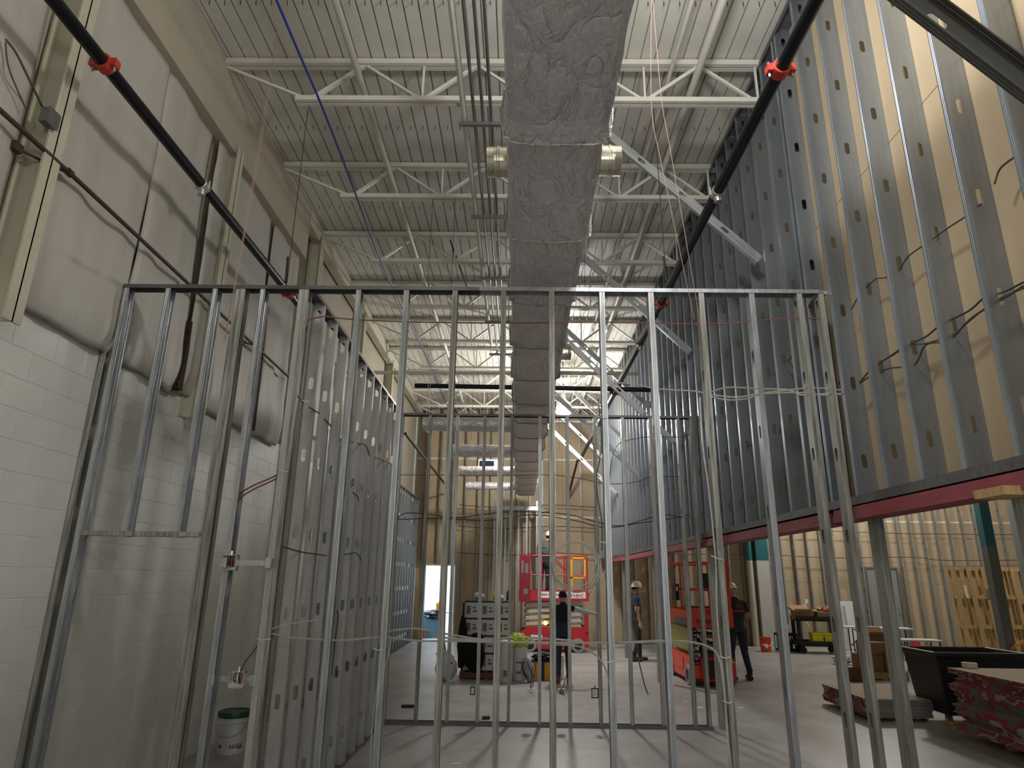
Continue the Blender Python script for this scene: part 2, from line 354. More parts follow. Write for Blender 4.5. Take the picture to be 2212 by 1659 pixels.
for x0, x1, z in ((XL, XE, 3.68), (XL, XE, 5.51)):
    MB().box(x0, x1, YB+.143, YB+.151, z-.025, z+.025).build('seam_tape', 'tape', wk)
MB().box(OX1, XE, YB+.17, YB+.3, 0, ZD).box(-5.6, OX0, YB+.17, YB+.3, 0, ZD).box(OX0, OX1, YB+.17, YB+.3, OZ, ZD).build('outer_wall', 'beamface', wk)
HO = [.4+.61*i for i in range(11)]
bst = stud_mesh('stud', .15, .041, ZD-.02, HO, 'galv_old')
bst2 = stud_mesh('stud', .15, .041, ZD-.02-DZ, HO, 'galv_old')
n = 0; x = XL+.05
while x < XE:
    o = None
    if OX0-.03 < x < OX1+.0: z = OZ+.05
    elif DX0-.03 < x < DX1: z = DZ
    else: z = 0
    # web faces along x: rotate so that web plane is the YZ plane
    o = put('stud', bst if z == 0 else bst2, wk, (x, YB+.075, z), (0, 0, -PI/2 if x > 6 else PI/2)); solid(o)
    x += .4064
track_bar('bottom_track', (XL, YB+.075, .004), (OX0, YB+.075, .004), .152, .032, False, 'track', wk)
track_bar('bottom_track', (OX1, YB+.075, .004), (DX0, YB+.075, .004), .152, .032, False, 'track', wk)
track_bar('bottom_track', (DX1, YB+.075, .004), (XE, YB+.075, .004), .152, .032, False, 'track', wk)
track_bar('top_track', (XL, YB+.075, ZD-.02), (XE, YB+.075, ZD-.02), .152, .032, True, 'track', wk)
# brown primer steel at the left corner, door frame lining
MB().box(XL+.34, XL+.50, YB-.2, YB-.02, 2.3, 7.0).build('corner_post', 'brown_col', wk)
MB().box(OX0-.05, OX0, YB-.02, YB+.3, 0, OZ+.05).box(OX1, OX1+.05, YB-.02, YB+.3, 0, OZ+.05).box(OX0, OX1, YB-.02, YB+.3, OZ, OZ+.05).build('trim_1', 'white_col', None, kind='structure')
# grey steel door in the back wall
d = struct('door_1', (DX0, YB+.04, 0))
MB().box(0, DX1-DX0, 0, .05, 0, DZ).build('door_leaf', 'greydoor', d)
MB().box(-.05, 0, -.03, .1, 0, DZ+.05).box(DX1-DX0, DX1-DX0+.05, -.03, .1, 0, DZ+.05).box(0, DX1-DX0, -.03, .1, DZ, DZ+.05).build('door_frame', 'conduit', d)
MB().box(.82, .86, -.06, 0, .95, 1.15).build('door_handle', 'zinc', d)
# daylit yard beyond the open doorway, seen only through it
y0 = YB+.3
o = MB().box(-5.6, -5.5, y0, 25.4, 0, 3.4).box(-5.6, 1, 25.4, 25.5, 0, 3.4).box(1, 1.1, y0, 25.5, 0, 3.4).build('wall_outside', 'outdoor'); o['kind'] = 'structure'
# room shell behind the camera and to the far right
o = MB().box(XL-.25, XE, YN-.15, YN, 0, ZD+.2).build('wall_front', 'beamface'); o['kind'] = 'structure'
o = MB().box(XE, XE+.15, YN, YB+.3, 0, ZD+.2).build('wall_east', 'tan'); o['kind'] = 'structure'

# upper right wall: deep studs with sheathing on the far face, on a red timber beam
wr = struct('wall_right')
ZT = 2.365; UL = ZD-.05-ZT
ust = stud_mesh('stud', .15, .041, UL, [.315+.61*i for i in range(8)], 'galv_wall')
y = -4.5; ys = []
yy = 3.25-.4064*19
while yy < YB-.1: ys.append(yy); yy += .4064
for i, y in enumerate(ys):
    near = 4.8 < y < 5.1
    o = put('stud', ust, wr, (XR+.075, y, ZT), (0, 0, 0)); solid(o)
# the doubled stud that carries the end of the front partition, open side to the camera
o = put('stud', ust, wr, (XR+.075, 5.26, ZT), (PI, 0, 0)); o.location.z = ZT+UL; o.location.y = 5.40; solid(o)
track_bar('bottom_track', (XR+.075, YN, ZT), (XR+.075, YB, ZT), .156, .062, False, 'track', wr)
for s in (0,): track_bar('top_track', (XR+.075, YN, ZD-.06), (XR+.075, YB, ZD-.06), .156, .06, True, 'track', wr)
yy = YN
while yy < YB:
    y1 = min(yy+1.219, YB)
    for z0, z1 in ((ZT-.06, 4.87), (4.87, ZD)):
        MB().box(XR+.152, XR+.168, yy+.003, y1-.003, z0+.003, z1-.003).build('sheathing_panel', 'tan', wr)
    yy = y1
for k, (a, b_) in enumerate(((YN, 1.3), (1.3, 5.30), (5.36, 9.0), (9.02, 12.7), (12.72, 16.4), (16.42, YB))):
    dz = .004*((k*37) % 5)
    MB().box(XR-.014, XR+.165, a, b_, 2.268-dz, 2.312-dz).box(XR-.006, XR+.150, a+.02, b_-.01, 2.313-dz, 2.36-dz).build('beam', 'red_wood', wr)
MB().box(XR-.10, XR+.55, 3.28, 3.50, 2.235, 2.28).build('bearing_board', 'wood', wr)
# ================================================================== FRAMED PARTITIONS
ZP = 4.09
HP = [.30+.61*i for i in range(7)]
pst = stud_mesh('stud', .092, .041, ZP-.004, HP, 'galv_old')
pst2 = stud_mesh('stud', .092, .041, ZP-.004, [h+.17 for h in HP], 'galv')
pst3 = stud_mesh('stud', .092, .041, ZP-.004, HP, 'galv_dull')
crp = stud_mesh('stud', .092, .041, ZP-2.07, [.5, 1.1, 1.7], 'galv')
EN = -PI/2
def put_stud(me, par, x, y, z=0, rz=EN): return solid(put('stud', me, par, (x, y, z), (0, 0, rz)))
# front partition
Y1 = 4.9+.046
t = thing('stud_partition', 'tall open steel stud wall across the front of the picture, touching the block wall', 'wall frame', (0, 0, 0))
SX = [(-3.372, pst), (-3.283, pst2), (-2.315, pst), (-2.152, pst2), (-1.790, pst), (-1.361, pst2), (-.968, pst2), (-.568, pst), (-.17, pst), (.222, pst), (.632, pst2), (1.030, pst2), (1.44, pst), (1.848, pst2), (2.235, pst), (2.41, pst)]
for x, me in SX: put_stud(me, t, x, Y1, .002)
put_stud(pst, t, -2.315, Y1, .002, PI/2)
put_stud(pst3, t, -1.79, Y1, .002, PI/2)
for x in (-2.937, -2.546): put_stud(crp, t, x, Y1, 2.06)
track_bar('top_track', (-3.376, Y1, ZP), (-.35, Y1, ZP), .098, .032, True, 'track', t)
track_bar('top_track', (-.35, Y1, ZP+.002), (.44, Y1, ZP+.002), .0985, .034, True, 'galv_dull', t)
track_bar('top_track', (.44, Y1, ZP), (2.45, Y1, ZP), .098, .032, True, 'galv', t)
track_bar('bottom_track', (-3.376, Y1, .001), (-3.24, Y1, .001), .098, .032, False, 'track', t)
track_bar('bottom_track', (-2.33, Y1, .001), (2.45, Y1, .001), .098, .032, False, 'track', t)
track_bar('door_header', (-3.25, Y1, 2.065), (-2.32, Y1, 2.065), .094, .034, False, 'galv_old', t)
MB().bar((2.44, Y1-.02, ZP-.02), (2.56, Y1+.42, ZP+.04), .09, .004).bar((2.40, Y1-.0, ZP-.03), (2.49, Y1+.02, ZP-.01), .09, .03).build('tie_angle', 'galv', t)
# second partition
Y2 = 9.2+.046
t = thing('stud_partition', 'open steel stud wall behind the front one, its bottom track lying across the floor', 'wall frame', (0, 0, 0))
for i, x in enumerate((-1.74, -1.33, -.93, -.54, -.14, .26, .655, 1.05, 1.45, 1.85, 2.25)):
    put_stud((pst3, pst, pst2)[i % 3], t, x, Y2, .002)
put_stud(pst, t, 2.47, Y2, .002, PI/2)
track_bar('top_track', (-1.76, Y2, ZP), (2.49, Y2, ZP), .098, .032, True, 'track', t)
track_bar('bottom_track', (-1.76, Y2, .001), (2.49, Y2, .001), .098, .038, False, 'track', t)
# side partition between the two, seen edge on
XS = -1.765
t = thing('stud_partition', 'stud wall running away from the camera beside the block wall, studs seen broadside', 'wall frame', (0, 0, 0))
for i in range(10):
    put_stud(pst3, t, XS, 5.24+i*.4064, .002, 0)
track_bar('top_track', (XS, 5.0, ZP), (XS, 9.19, ZP), .098, .032, True, 'track', t)
track_bar('bottom_track', (XS, 5.0, .001), (XS, 9.19, .001), .098, .032, False, 'track', t)
# furring wall far left
XF = -3.12
t = thing('stud_partition', 'blue grey stud wall standing against the left wall, leading to the bright doorway', 'wall frame', (0, 0, 0))
fst = stud_mesh('stud', .092, .041, ZP-.004, HP, 'galv_wall')
for i in range(25): put_stud(fst, t, XF, 10.2+i*.4064, .002, 0)
put_stud(pst, t, XF+.05, 20.05, .002, PI/2)
track_bar('top_track', (XF, 10.1, ZP), (XF, 20.2, ZP), .098, .032, True, 'track', t)
track_bar('bottom_track', (XF, 10.1, .001), (XF, 20.2, .001), .098, .032, False, 'track', t)
# short partition near the back wall
t = thing('stud_partition', 'short stud wall near the back wall under the end of the duct', 'wall frame', (0, 0, 0))
YQ = 20.2
for x in (-.78, -.45, -.05, .2, .5): put_stud(pst2, t, x, YQ, .002)
put_stud(pst2, t, .60, YQ, .002, PI/2)
track_bar('top_track', (-.80, YQ, 3.93), (.62, YQ, 3.93), .096, .12, True, 'galv', t)
track_bar('bottom_track', (-.80, YQ, .001), (.62, YQ, .001), .098, .032, False, 'track', t)
# posts that carry the upper wall
lst = stud_mesh('post', .15, .041, 2.28, HP[:4], 'galv_old')
def post(x, y, w, label, rz=EN, mtl=None, z=2.27):
    b = MB().sheet([(-w/2, .05), (-w/2, 0), (w/2, 0), (w/2, .05), (w/2-.012, .05)], 'z', 0, z)
    b.sheet([(-w/2, .05), (-w/2+.012, .05)], 'z', 0, z)
    o = b.build('steel_post', mtl or 'galv_old', None, loc=(x, y, .001)); o.rotation_euler.z = rz; solid(o, .002)
    return tag(o, label, 'post')
post(2.60, 4.93, .12, 'grey steel post under the red beam, right of the front stud wall')
post(2.615, 3.40, .12, 'grey steel post under the pale board at the right edge of the picture', rz=0, z=2.23)
post(2.60, 13.2, .12, 'steel post under the red beam beside the orange lift')
post(2.60, 17.1, .12, 'farthest steel post under the red beam')
post(2.60, 9.3, .14, 'steel post under the red beam at the end of the second stud wall')

# ================================================================== ROOF JOISTS
JY = [2.11+1.83*k for k in range(-3, 11)]
tb = MB(); ZT1, ZB1 = 7.09, 6.64
tb.box(XL+.05, XR+.1, -.055, -.008, ZT1, ZT1+.06).box(XL+.05, XR+.1, .008, .055, ZT1, ZT1+.06)
tcm = tb.mesh('top_chord', 'joist')
bcm = MB().box(-2.42, XR+.12, -.05, -.01, ZB1-.02, ZB1+.035).box(-2.42, XR+.12, .01, .05, ZB1-.02, ZB1+.035).mesh('bottom_chord', 'joist')
webs = []
T = [-3.30, -1.72, -.50, .68, 1.88]; B = [-2.28, -1.08, .10, 1.28, 2.45]
for i in range(5):
    webs.append(((T[i], B[i]), .028)); 
    if i < 4: webs.append(((T[i+1], B[i]), .038))
wms = [MB().bar((a, 0, ZT1+.02), (b_, 0, ZB1+.01), w, w).mesh('web_member', 'joist') for (a, b_), w in webs]
wms += [MB().bar((x, 0, ZT1+.02), (x+.0, 0, ZB1+.01), .022, .022, (0, 1, 0)).mesh('web_member', 'joist') for x in (-1.08, .10, 1.28, 2.47)]
LB = {5: 'roof joist nearest the top of the picture', 6: 'second roof joist from the top of the picture'}
first = None
for k, y in enumerate(JY):
    if not -3 < y < YB-.2: continue
    if first is None:
        j = first = thing('roof_joist', '', 'joist', (0, y, 0)); put('top_chord', tcm, j); put('bottom_chord', bcm, j)
        for w in wms: put('web_member', w, j)
    else: j = copy_tree(first); j.location = (0, y, 0)
    names = {2: 'first', 3: 'second', 4: 'third', 5: 'fourth', 6: 'fifth', 7: 'sixth', 8: 'seventh', 9: 'eighth', 10: 'ninth'}
    n = round((y-5.77)/1.83)
    tag(j, 'white roof truss joist above the camera, out of the picture' if n < 0 else
        'white open-web roof joist, %s from the top of the picture' % ['first', 'second', 'third', 'fourth', 'fifth', 'sixth', 'seventh', 'eighth', 'ninth', 'tenth'][n], 'joist', 'open-web roof joists')
# screw tips through the deck
b = MB()
for y in [5.0+1.83*k for k in range(-1, 8)]:
    for i in range(40): b.bar((XL+.3+i*.1524, y, ZD+.02), (XL+.3+i*.1524+.004, y+.006, ZD-.055), .006, .006)
b.build('deck_screws', 'wire', ceil, kind='stuff')
def pipe(name, pts, r, mtl, label, cat, n=10, group=None, smooth=True):
    o = MB().tube(pts, r, n).build(name, mtl, None, smooth=smooth); return tag(o, label, cat, group)
pipe('bridging_bar', [(-1.74, YN, 6.86), (-1.74, YB-.2, 6.86)], .038, 'joist', 'white bridging tube running the length of the roof, left of the conduits', 'tube')
pipe('bridging_bar', [(1.80, YN, 6.86), (1.80, YB-.2, 6.86)], .038, 'joist', 'white bridging tube running the length of the roof, right of the duct', 'tube')
pipe('roof_pipe', [(-.62, YN, 6.44), (-.62, 12.6, 6.44)], .032, 'joist', 'white painted pipe under the joists beside the three grey conduits', 'pipe')
pipe('roof_pipe', [(1.55, YN, 6.9), (1.50, YB-.2, 6.9)], .022, 'joist', 'thin white pipe under the deck, right of the duct', 'pipe')
for k, x in enumerate((-.515, -.425, -.34)):
    pipe('conduit', [(x, YN, 6.40), (x, 13.2, 6.40)], .017, 'conduit', '%s of the three grey conduits hung under the roof joists' % ('leftmost', 'middle', 'rightmost')[k], 'conduit', 8, 'grey conduits under the roof')
for k, y in enumerate([5.77+1.83*q for q in range(5)]):
    t = thing('trapeze_hanger', 'slotted strut hanger under the %s roof joist, carrying the conduits' % ['first', 'second', 'third', 'fourth', 'fifth'][k], 'hanger', (0, y, 0), group='conduit hangers')
    MB().box(-.68, .06, -.02, .02, 6.34, 6.38).build('strut', 'conduit', t)
    MB().tube([(-.66, 0, 6.33), (-.66, 0, 6.63)], .006, 6).tube([(.03, 0, 6.33), (.03, 0, 6.63)], .006, 6).build('rod', 'zinc', t)
    MB().box(-.69, -.63, -.03, .03, 6.60, 6.66).build('beam_clamp', 'zinc', t)
pts = catenary([(-2.10, YN, 6.45), (-2.12, 3.9, 6.5), (-2.11, 5.7, 6.5), (-2.16, 7.5, 6.52), (-2.2, 9.4, 6.5), (-2.12, 13, 6.5), (-2.1, 18, 6.5)], 4)
pipe('data_cable_bundle', pts, .013, 'blue', 'blue cable bundle draped along under the roof on the left', 'cable', 6)
pipe('roof_wire', catenary([(-1.15, 9.3, 6.95), (-1.0, 11, 6.9), (-.95, 12, 6.95)], 4), .015, 'wire', 'short dark bar hanging under the roof deck', 'bar', 6)

# ================================================================== FOIL WRAPPED DUCT
duct = thing('insulated_duct', 'long foil-wrapped rectangular air duct running down the middle of the roof', 'duct')
def duct_section(y0, y1, k, xl=-.09, xr=.475, zb=4.20, zt=4.56):
    n = 22; ny = max(6, int((y1-y0)/.05)); vs = []
    per = []
    w, h = xr-xl, zt-zb; r = .05
    for i in range(12): per.append((-.5+i/12, 0))
    def pt(s):
        L = 2*(w+h); q = (s*L) % L
        if q < w: p = (xl+q, zb, 0, -1)
        elif q < w+h: p = (xr, zb+q-w, 1, 0)
        elif q < 2*w+h: p = (xr-(q-w-h), zt, 0, 1)
        else: p = (xl, zt-(q-2*w-h), -1, 0)
        return p
    NP = 56
    for j in range(ny+1):
        t = j/ny; y = y0+(y1-y0)*t
        fl_ = .016*math.exp(-((1-t)*(y1-y0)/.07)**2)-.014*math.exp(-((t)*(y1-y0)/.12)**2)
        for i in range(NP):
            x, z, nx, nz = pt(i/NP)
            cx, cz = (xl+xr)/2, (zb+zt)/2
            kx = abs(x-cx)/(w/2); kz = abs(z-cz)/(h/2)
            rd = .03*max(0, kx-.85)/.15*max(0, kz-.85)/.15
            bul = .012*(1-kx*kx if nz else 1-kz*kz)
            nn = noise.fractal(Vector((x*7, y*3.2, z*7+k)), 1, 2, 4)*.009+noise.noise(Vector((x*28+k, y*11, z*28)))*.003
            d = fl_+bul+nn-rd
            vs.append((x+(nx*d if nx else (-1 if x < cx else 1)*(fl_-rd)), y, z+(nz*d if nz else (-1 if z < cz else 1)*(fl_-rd))))
    fs = [(j*NP+i, j*NP+(i+1) % NP, (j+1)*NP+(i+1) % NP, (j+1)*NP+i) for j in range(ny) for i in range(NP)]
    fs.append(tuple(reversed(range(NP)))); fs.append(tuple(ny*NP+i for i in range(NP)))
    o = MB().add(vs, fs).build('duct_section', 'foil', duct, smooth=True)
    b = MB()
    for j in (ny,):
        ring = [Vector(vs[j*NP+i]) for i in range(NP)]; c = Vector(((xl+xr)/2, y1, (zb+zt)/2))
        ring = [p+(p-c).normalized()*.006 for p in ring]+[]
        ring.append(ring[0]); b.loft(ring, .008, 5)
    b.build('tape_band', 'foil_seam', o, smooth=True)
yy = [.7, 1.95, 3.165, 4.28, 5.45, 6.62, 7.8, 8.97, 10.14, 11.3, 12.5, 13.7, 14.9, 16.0, 17.2, 18.4, 19.5]
for k in range(len(yy)-1): duct_section(yy[k], yy[k+1], k*2.3, xr=.475-.004*k if k < 8 else .44)
MB().box(-.07, .42, 19.49, 19.62, 4.22, 4.54).build('duct_end', 'bright_metal', duct)
def collar(x, y, z, s, r=.095, L=.14):
    prof = [(r*.98, 0), (r, .005), (r, L*.42), (r*1.06, L*.45), (r*1.06, L*.52), (r, L*.55), (r, L*.66)]+[(r*(.985 if i % 2 else 1.0), L*.66+L*.34*i/8) for i in range(9)]
    prof = [(a, s*b_) for a, b_ in prof]
    b = MB().lathe(prof, (x, y, z), 36, 'x'); o = b.build('collar', 'bright_metal', duct, smooth=False); solid(o, .002)
collar(-.095, 3.66, 4.40, -1); collar(.485, 3.64, 4.40, 1)
collar(.47, 7.40, 4.40, 1, .085, .12); collar(.45, 9.9, 4.40, 1, .085, .10)
for k, (y, x0, r) in enumerate(((11.1, -1.70, .125), (13.55, -1.52, .13), (16.2, -1.52, .115), (18.95, -1.56, .115))):
    b = MB(); n = 26; pts = []; rad = []
    for i in range(n+1):
        t = i/n; pts.append((-.07+(x0+.07)*t, y, 4.37)); rad.append(r*(1+.03*noise.noise(Vector((t*9, k*3.1, 0))))-.012*(abs(t-.62) < .01)-.012*(abs(t-.9) < .02))
    b.loft(pts, rad, 20)
    for i in range(len(b.v)):
        v = Vector(b.v[i]); q = noise.noise(v*9)*.008; b.v[i] = (v.x, v.y+q, v.z+q)
    o = b.build('branch_duct', 'foil', duct, smooth=True)
    MB().box(x0+.05, x0+.09, y-r-.01, y+r+.01, 4.37-r-.012, 4.37-r).tube([(x0+.07, y+r, 4.37), (x0+.07, y+r+.01, 6.6)], .004, 5).tube([(x0+.07, y-r, 4.37), (x0+.07, y-r-.01, 6.6)], .004, 5).build('hanging_strap', 'bright_metal', o)

# ================================================================== BRACES, PIPES, HANGERS
def brace(name, a, b_, w, fl_, mtl, label, slots=(), flip=False, group='diagonal steel stud braces on the right'):
    """C stud between two points, flat web towards the camera, slotted"""
    a, b_ = Vector(a), Vector(b_); L = (b_-a).length
    me = stud_mesh('brace', w, fl_, L, slots, mtl, hw=.019, hl=.05)
    o = put(name, me); z = (b_-a).normalized(); y = Vector((0, -1 if flip else 1, 0)); y = (y-z*y.dot(z)).normalized(); x = y.cross(z)
    o.matrix_world = Matrix(((x.x, y.x, z.x, a.x), (x.y, y.y, z.y, a.y), (x.z, y.z, z.z, a.z), (0, 0, 0, 1)))
    solid(o, .002); return tag(o, label, 'brace', group)
brace('diagonal_brace', (1.30, 2.35, 4.83), (2.48, 2.35, 3.49), .15, .045, 'shaded_metal', 'big shaded slotted steel brace crossing the top right corner', (.2, .82), flip=True)
for k, y in enumerate((6.2, 9.1, 12.3, 15.4, 18.5)):
    brace('diagonal_brace', (.45, y, 7.08), (2.49, y, 5.04), .092, .041, 'galv', ['galvanised brace from the roof to the right wall, nearest beside the round duct collar', 'galvanised roof brace, second along the right wall', 'galvanised roof brace, third along the right wall',
          'galvanised roof brace by the bright lamp', 'farthest galvanised roof brace'][k], (.6, 1.2, 1.8, 2.4))
for k, y in enumerate((10.4, 13.8, 17.0)):
    brace('diagonal_brace', (.35, y, 6.1), (2.49, y, 3.95), .092, .041, 'galv', ['lower galvanised brace above the second stud wall', 'lower galvanised brace left of the bright lamp', 'farthest of the lower galvanised braces'][k], (.6, 1.2, 1.8, 2.4), group='lower steel braces')
# main sprinkler pipes
def pipeline(name, pts, r, mtl, label, cplgs, outlets):
    t = thing(name, label, 'pipe')
    MB().tube(pts, r, 20).build('pipe_run', mtl, t, smooth=True)
    for (p) in cplgs:
        b = MB().lathe([(r*1.02, -.042), (r*1.30, -.04), (r*1.34, -.02), (r*1.34, .02), (r*1.30, .04), (r*1.02, .042)], p, 24, 'y')
        for s in (-1, 1): b.box(p[0]+s*r*1.25-(.0 if s > 0 else .035), p[0]+s*r*1.25+(.035 if s > 0 else 0), p[1]-.03, p[1]+.03, p[2]-.028, p[2]+.028)
        b.use(1)
        for s in (-1, 1): b.tube([(p[0]+s*(r*1.25+.018), p[1], p[2]-.06), (p[0]+s*(r*1.25+.018), p[1], p[2]+.05)], .009, 6)
        b.build('coupling', ['coupling', 'zinc'], t, smooth=True)
    for p in outlets:
        b = MB().lathe([(r*1.02, -.05), (r*1.15, -.045), (r*1.15, .045), (r*1.02, .05)], p, 24, 'y')
        b.lathe([(0, -.10), (.022, -.10), (.034, -.098), (.036, -.05), (.03, 0)], p, 16, 'z')
        b.tube([(p[0]-r*1.3, p[1], p[2]+.05), (p[0]-r*1.25, p[1], p[2]-.03)], .008, 6).tube([(p[0]+r*1.3, p[1], p[2]+.05), (p[0]+r*1.25, p[1], p[2]-.03)], .008, 6)
        b.build('outlet', 'zinc', t, smooth=True)
    return t
LX, LZ, RXp, RZp = -2.90, 5.17, 1.77, 5.2
pipeline('sprinkler_pipe', [(LX, YN, LZ), (LX, 7.75, LZ)], .046, 'black_pipe', 'thick black sprinkler pipe high on the left with red coupling', [(LX, 3.66, LZ), (LX, 7.45, LZ)], [(LX, 5.12, LZ)])
pipeline('sprinkler_pipe', [(RXp, YN, RZp), (RXp, 19.2, RZp)], .048, 'black_pipe', 'thick black sprinkler pipe running beside the right wall', [(RXp, 3.72, RZp), (RXp, 7.72, RZp), (RXp, 11.9, RZp)], [(RXp, 5.22, RZp), (RXp, 9.2, RZp)])
pipe('sprinkler_pipe', [(-2.02, 11.9, 5.3), (2.48, 11.75, 5.22)], .045, 'black_pipe', 'black cross pipe spanning the room in front of the lamp', 'pipe', 14)
pipe('water_pipe', catenary([(XL+.02, 11.4, 5.1), (XL+.25, 11.6, 5.42), (-2.9, 11.8, 5.52), (2.2, 11.7, 5.52)], 5), .035, 'joist', 'white elbowed pipe coming out of the left wall', 'pipe', 10)
pipe('small_branch_pipe', [(-3.2, YN, 4.50), (-3.2, 3.95, 4.50), (-3.2, 8.6, 4.42)], .017, 'brown_pipe', 'thin brown pipe running along the left wall', 'pipe', 10)
pipe('small_branch_pipe', [(-2.20, 12.2, 4.43), (-2.21, YB+.16, 4.45)], .03, 'brown_pipe', 'brown pipe descending toward the back wall on the left', 'pipe', 10)
pipe('small_branch_pipe', [(1.70, 19.2, 5.2), (1.5, YB+.1, 4.2)], .035, 'brown_pipe', 'brown pipe near the back wall ending above the red lift', 'pipe', 10)
for k, y in enumerate((3.95, 7.55)):
    t = thing('pipe_bracket', ['brown rod bracket holding the thin pipe to the nearest column', 'brown rod bracket on the thin pipe behind the front stud wall'][k], 'bracket', (0, y, 0), group='thin pipe brackets')
    MB().lathe([(.019, -.02), (.028, -.02), (.028, .02), (.019, .02)], (-3.2, 0, 4.5), 12, 'y').build('ring', 'brown_pipe', t)
    MB().tube([(-3.2, 0, 4.49), (-3.285, -.36, 4.43)], .009, 6).build('rod', 'brown_pipe', t)
    MB().box(-3.30, -3.26, -.41, -.34, 4.40, 4.46).build('clamp', 'brown_pipe', t)
# hanger wires, strings, drop rods
def wire(a, b_, label, mtl='wire', r=.004, mid=(), name='hanger_wire', cat='wire', group=None): 
    return pipe(name, catenary([a, *mid, b_], 5) if mid else [a, b_], r, mtl, label, cat, 5, group)
w = wire(P(665, 237, Y=5.82), P(620, 612, Y=4.95), 'hanger wire from a roof joist down to the left part of the front stud wall')
w = wire(P(1412, 236, Y=5.82), P(1440, 612, Y=4.95), 'hanger wire from a roof joist down to the right part of the front stud wall')
for k, (a, b_) in enumerate((((622, 556), (617, 610)), ((1434, 555), (1439, 608)))):
    o = MB().tube([P(*a, Y=5.05), P(*b_, Y=4.97)], .010, 8).build('turnbuckle', 'black', None); tag(o, ['black turnbuckle above the left part of the front stud wall', 'black turnbuckle above the right part of the front stud wall'][k], 'fitting')
for k, (a, m, b_) in enumerate((((598, 60), (560, 310), (484, 740)), ((600, 62), (572, 260), (487, 735)))):
    wire(P(*a, Y=5.3), P(*b_, Y=4.6), ['paler of the two strings hanging on the left', 'redder of the two strings hanging on the left'][k], 'pink', .0022 if k == 0 else .0028, (P(*m, Y=5.0),), 'string', 'string')
for k, (a, m, b_) in enumerate((((1408, -30), (1407, 225), (1500, 690)), ((1408, -30), (1428, 205), (1520, 740)))):
    wire(P(*a, Y=4.2), P(*b_, Y=4.7), ['left string of the pair hanging right of the duct', 'right string of the pair hanging right of the duct'][k], 'pink', .0026, (P(*m, Y=4.4), P(m[0]+22, m[1]+130, Y=4.5),), 'string', 'string')
for k, (x, y, z0, z1) in enumerate(((-.9, 7.6, 4.9, 6.65), (-1.2, 7.6, 5.2, 6.65), (-.2, 9.4, 5.5, 6.65), (.8, 7.6, 5.3, 6.65), (.9, 9.4, 5.2, 6.65), (-1.0, 13.1, 4.5, 6.65), (.9, 14.9, 4.6, 6.65), (.5, 11.3, 4.4, 6.65), (-2.2, 11.3, 4.6, 6.65), (1.77, 9.4, 5.2, 6.65), (1.77, 13.1, 5.2, 6.65), (.8, 18.58, 3.6, 6.64), (.95, 18.58, 3.6, 6.64), (1.2, 18.58, 3.7, 6.64))):
    wire((x, y, z1), (x, y, z0), 'thin drop wire hung from the roof %s' % ('left of the duct', 'right of the duct')[x > 0], 'wire', .003, group='drop wires from the roof')
# high bay lamp in view; other bay lights and fills have no fixture
for k, (x, y, z, p) in enumerate(LAMPS_AND_FILLS):
    if k != 0: continue
    t = thing('high_bay_lamp', 'bright round high bay lamp glowing under the roof right of the duct', 'lamp', (x, y, z))
    MB().lathe([(0, .30), (.06, .30), (.08, .12), (.19, .02), (.235, -.10), (.225, -.10), (.18, .01), (.05, .10), (0, .1)], (0, 0, 0), 28).build('reflector', 'white', t, smooth=True)
    MB().ell((0, 0, -.13), (.21, .21, .19), 20, 12).build('lens', 'lampglow', t, smooth=True)
    MB().tube([(0, 0, .3), (0, 0, 1.165)], .01, 6).build('hanger', 'wire', t)
t = thing('air_grille', 'dark blue grille in a white frame between the round branch ducts', 'grille', (-.82, 17.3, 4.72))
MB().box(-.30, .26, 0, .06, -.13, .13).build('frame', 'white', t); MB().box(-.26, .12, -.01, .0, -.10, .09).build('opening', 'darkbag', t)
MB().tube([(-.28, .03, .13), (-.28, .03, 1.95)], .004, 5).tube([(.24, .03, .13), (.24, .03, 1.95)], .004, 5).build('hanging_strap', 'bright_metal', t)
# work light strip above the lamp
o = MB().box(.75, 1.15, 14.9, 15.0, 6.33, 6.37).build('light_strip', 'lampglow'); tag(o, 'short white light strip just above the round lamp', 'light')
# wiring on the left wall column
t = thing('junction_box', 'grey square junction box on the nearest wall column', 'box', (-3.19, 3.66, 4.72), 0)
MB().box(-.03, .03, -.05, .05, -.055, .055).build('box_body', 'conduit', t)
MB().box(.03, .034, -.055, .055, -.06, .06).build('cover', 'conduit', t)
pipe('conduit', [(-3.19, 3.70, 4.78), (-3.2, 3.72, 7.05)], .011, 'cream', 'painted conduit rising from the grey box on the left wall', 'conduit', 8)
pipe('flexible_cable', catenary([(-3.22, 3.62, 4.78), P(60, 165, X=-3.15), P(35, 115, X=-3.2), P(12, 85, X=-3.25)], 6), .008, 'bxdark', 'grey cable looping from the box to a wall clip on the left wall', 'cable', 6)
pipe('flexible_cable', catenary([P(12, 92, X=-3.25), P(20, 150, X=-3.23), P(58, 240, X=-3.24)], 6), .005, 'bxdark', 'thin loose cable hanging from the wall clip at the left edge', 'cable', 6)
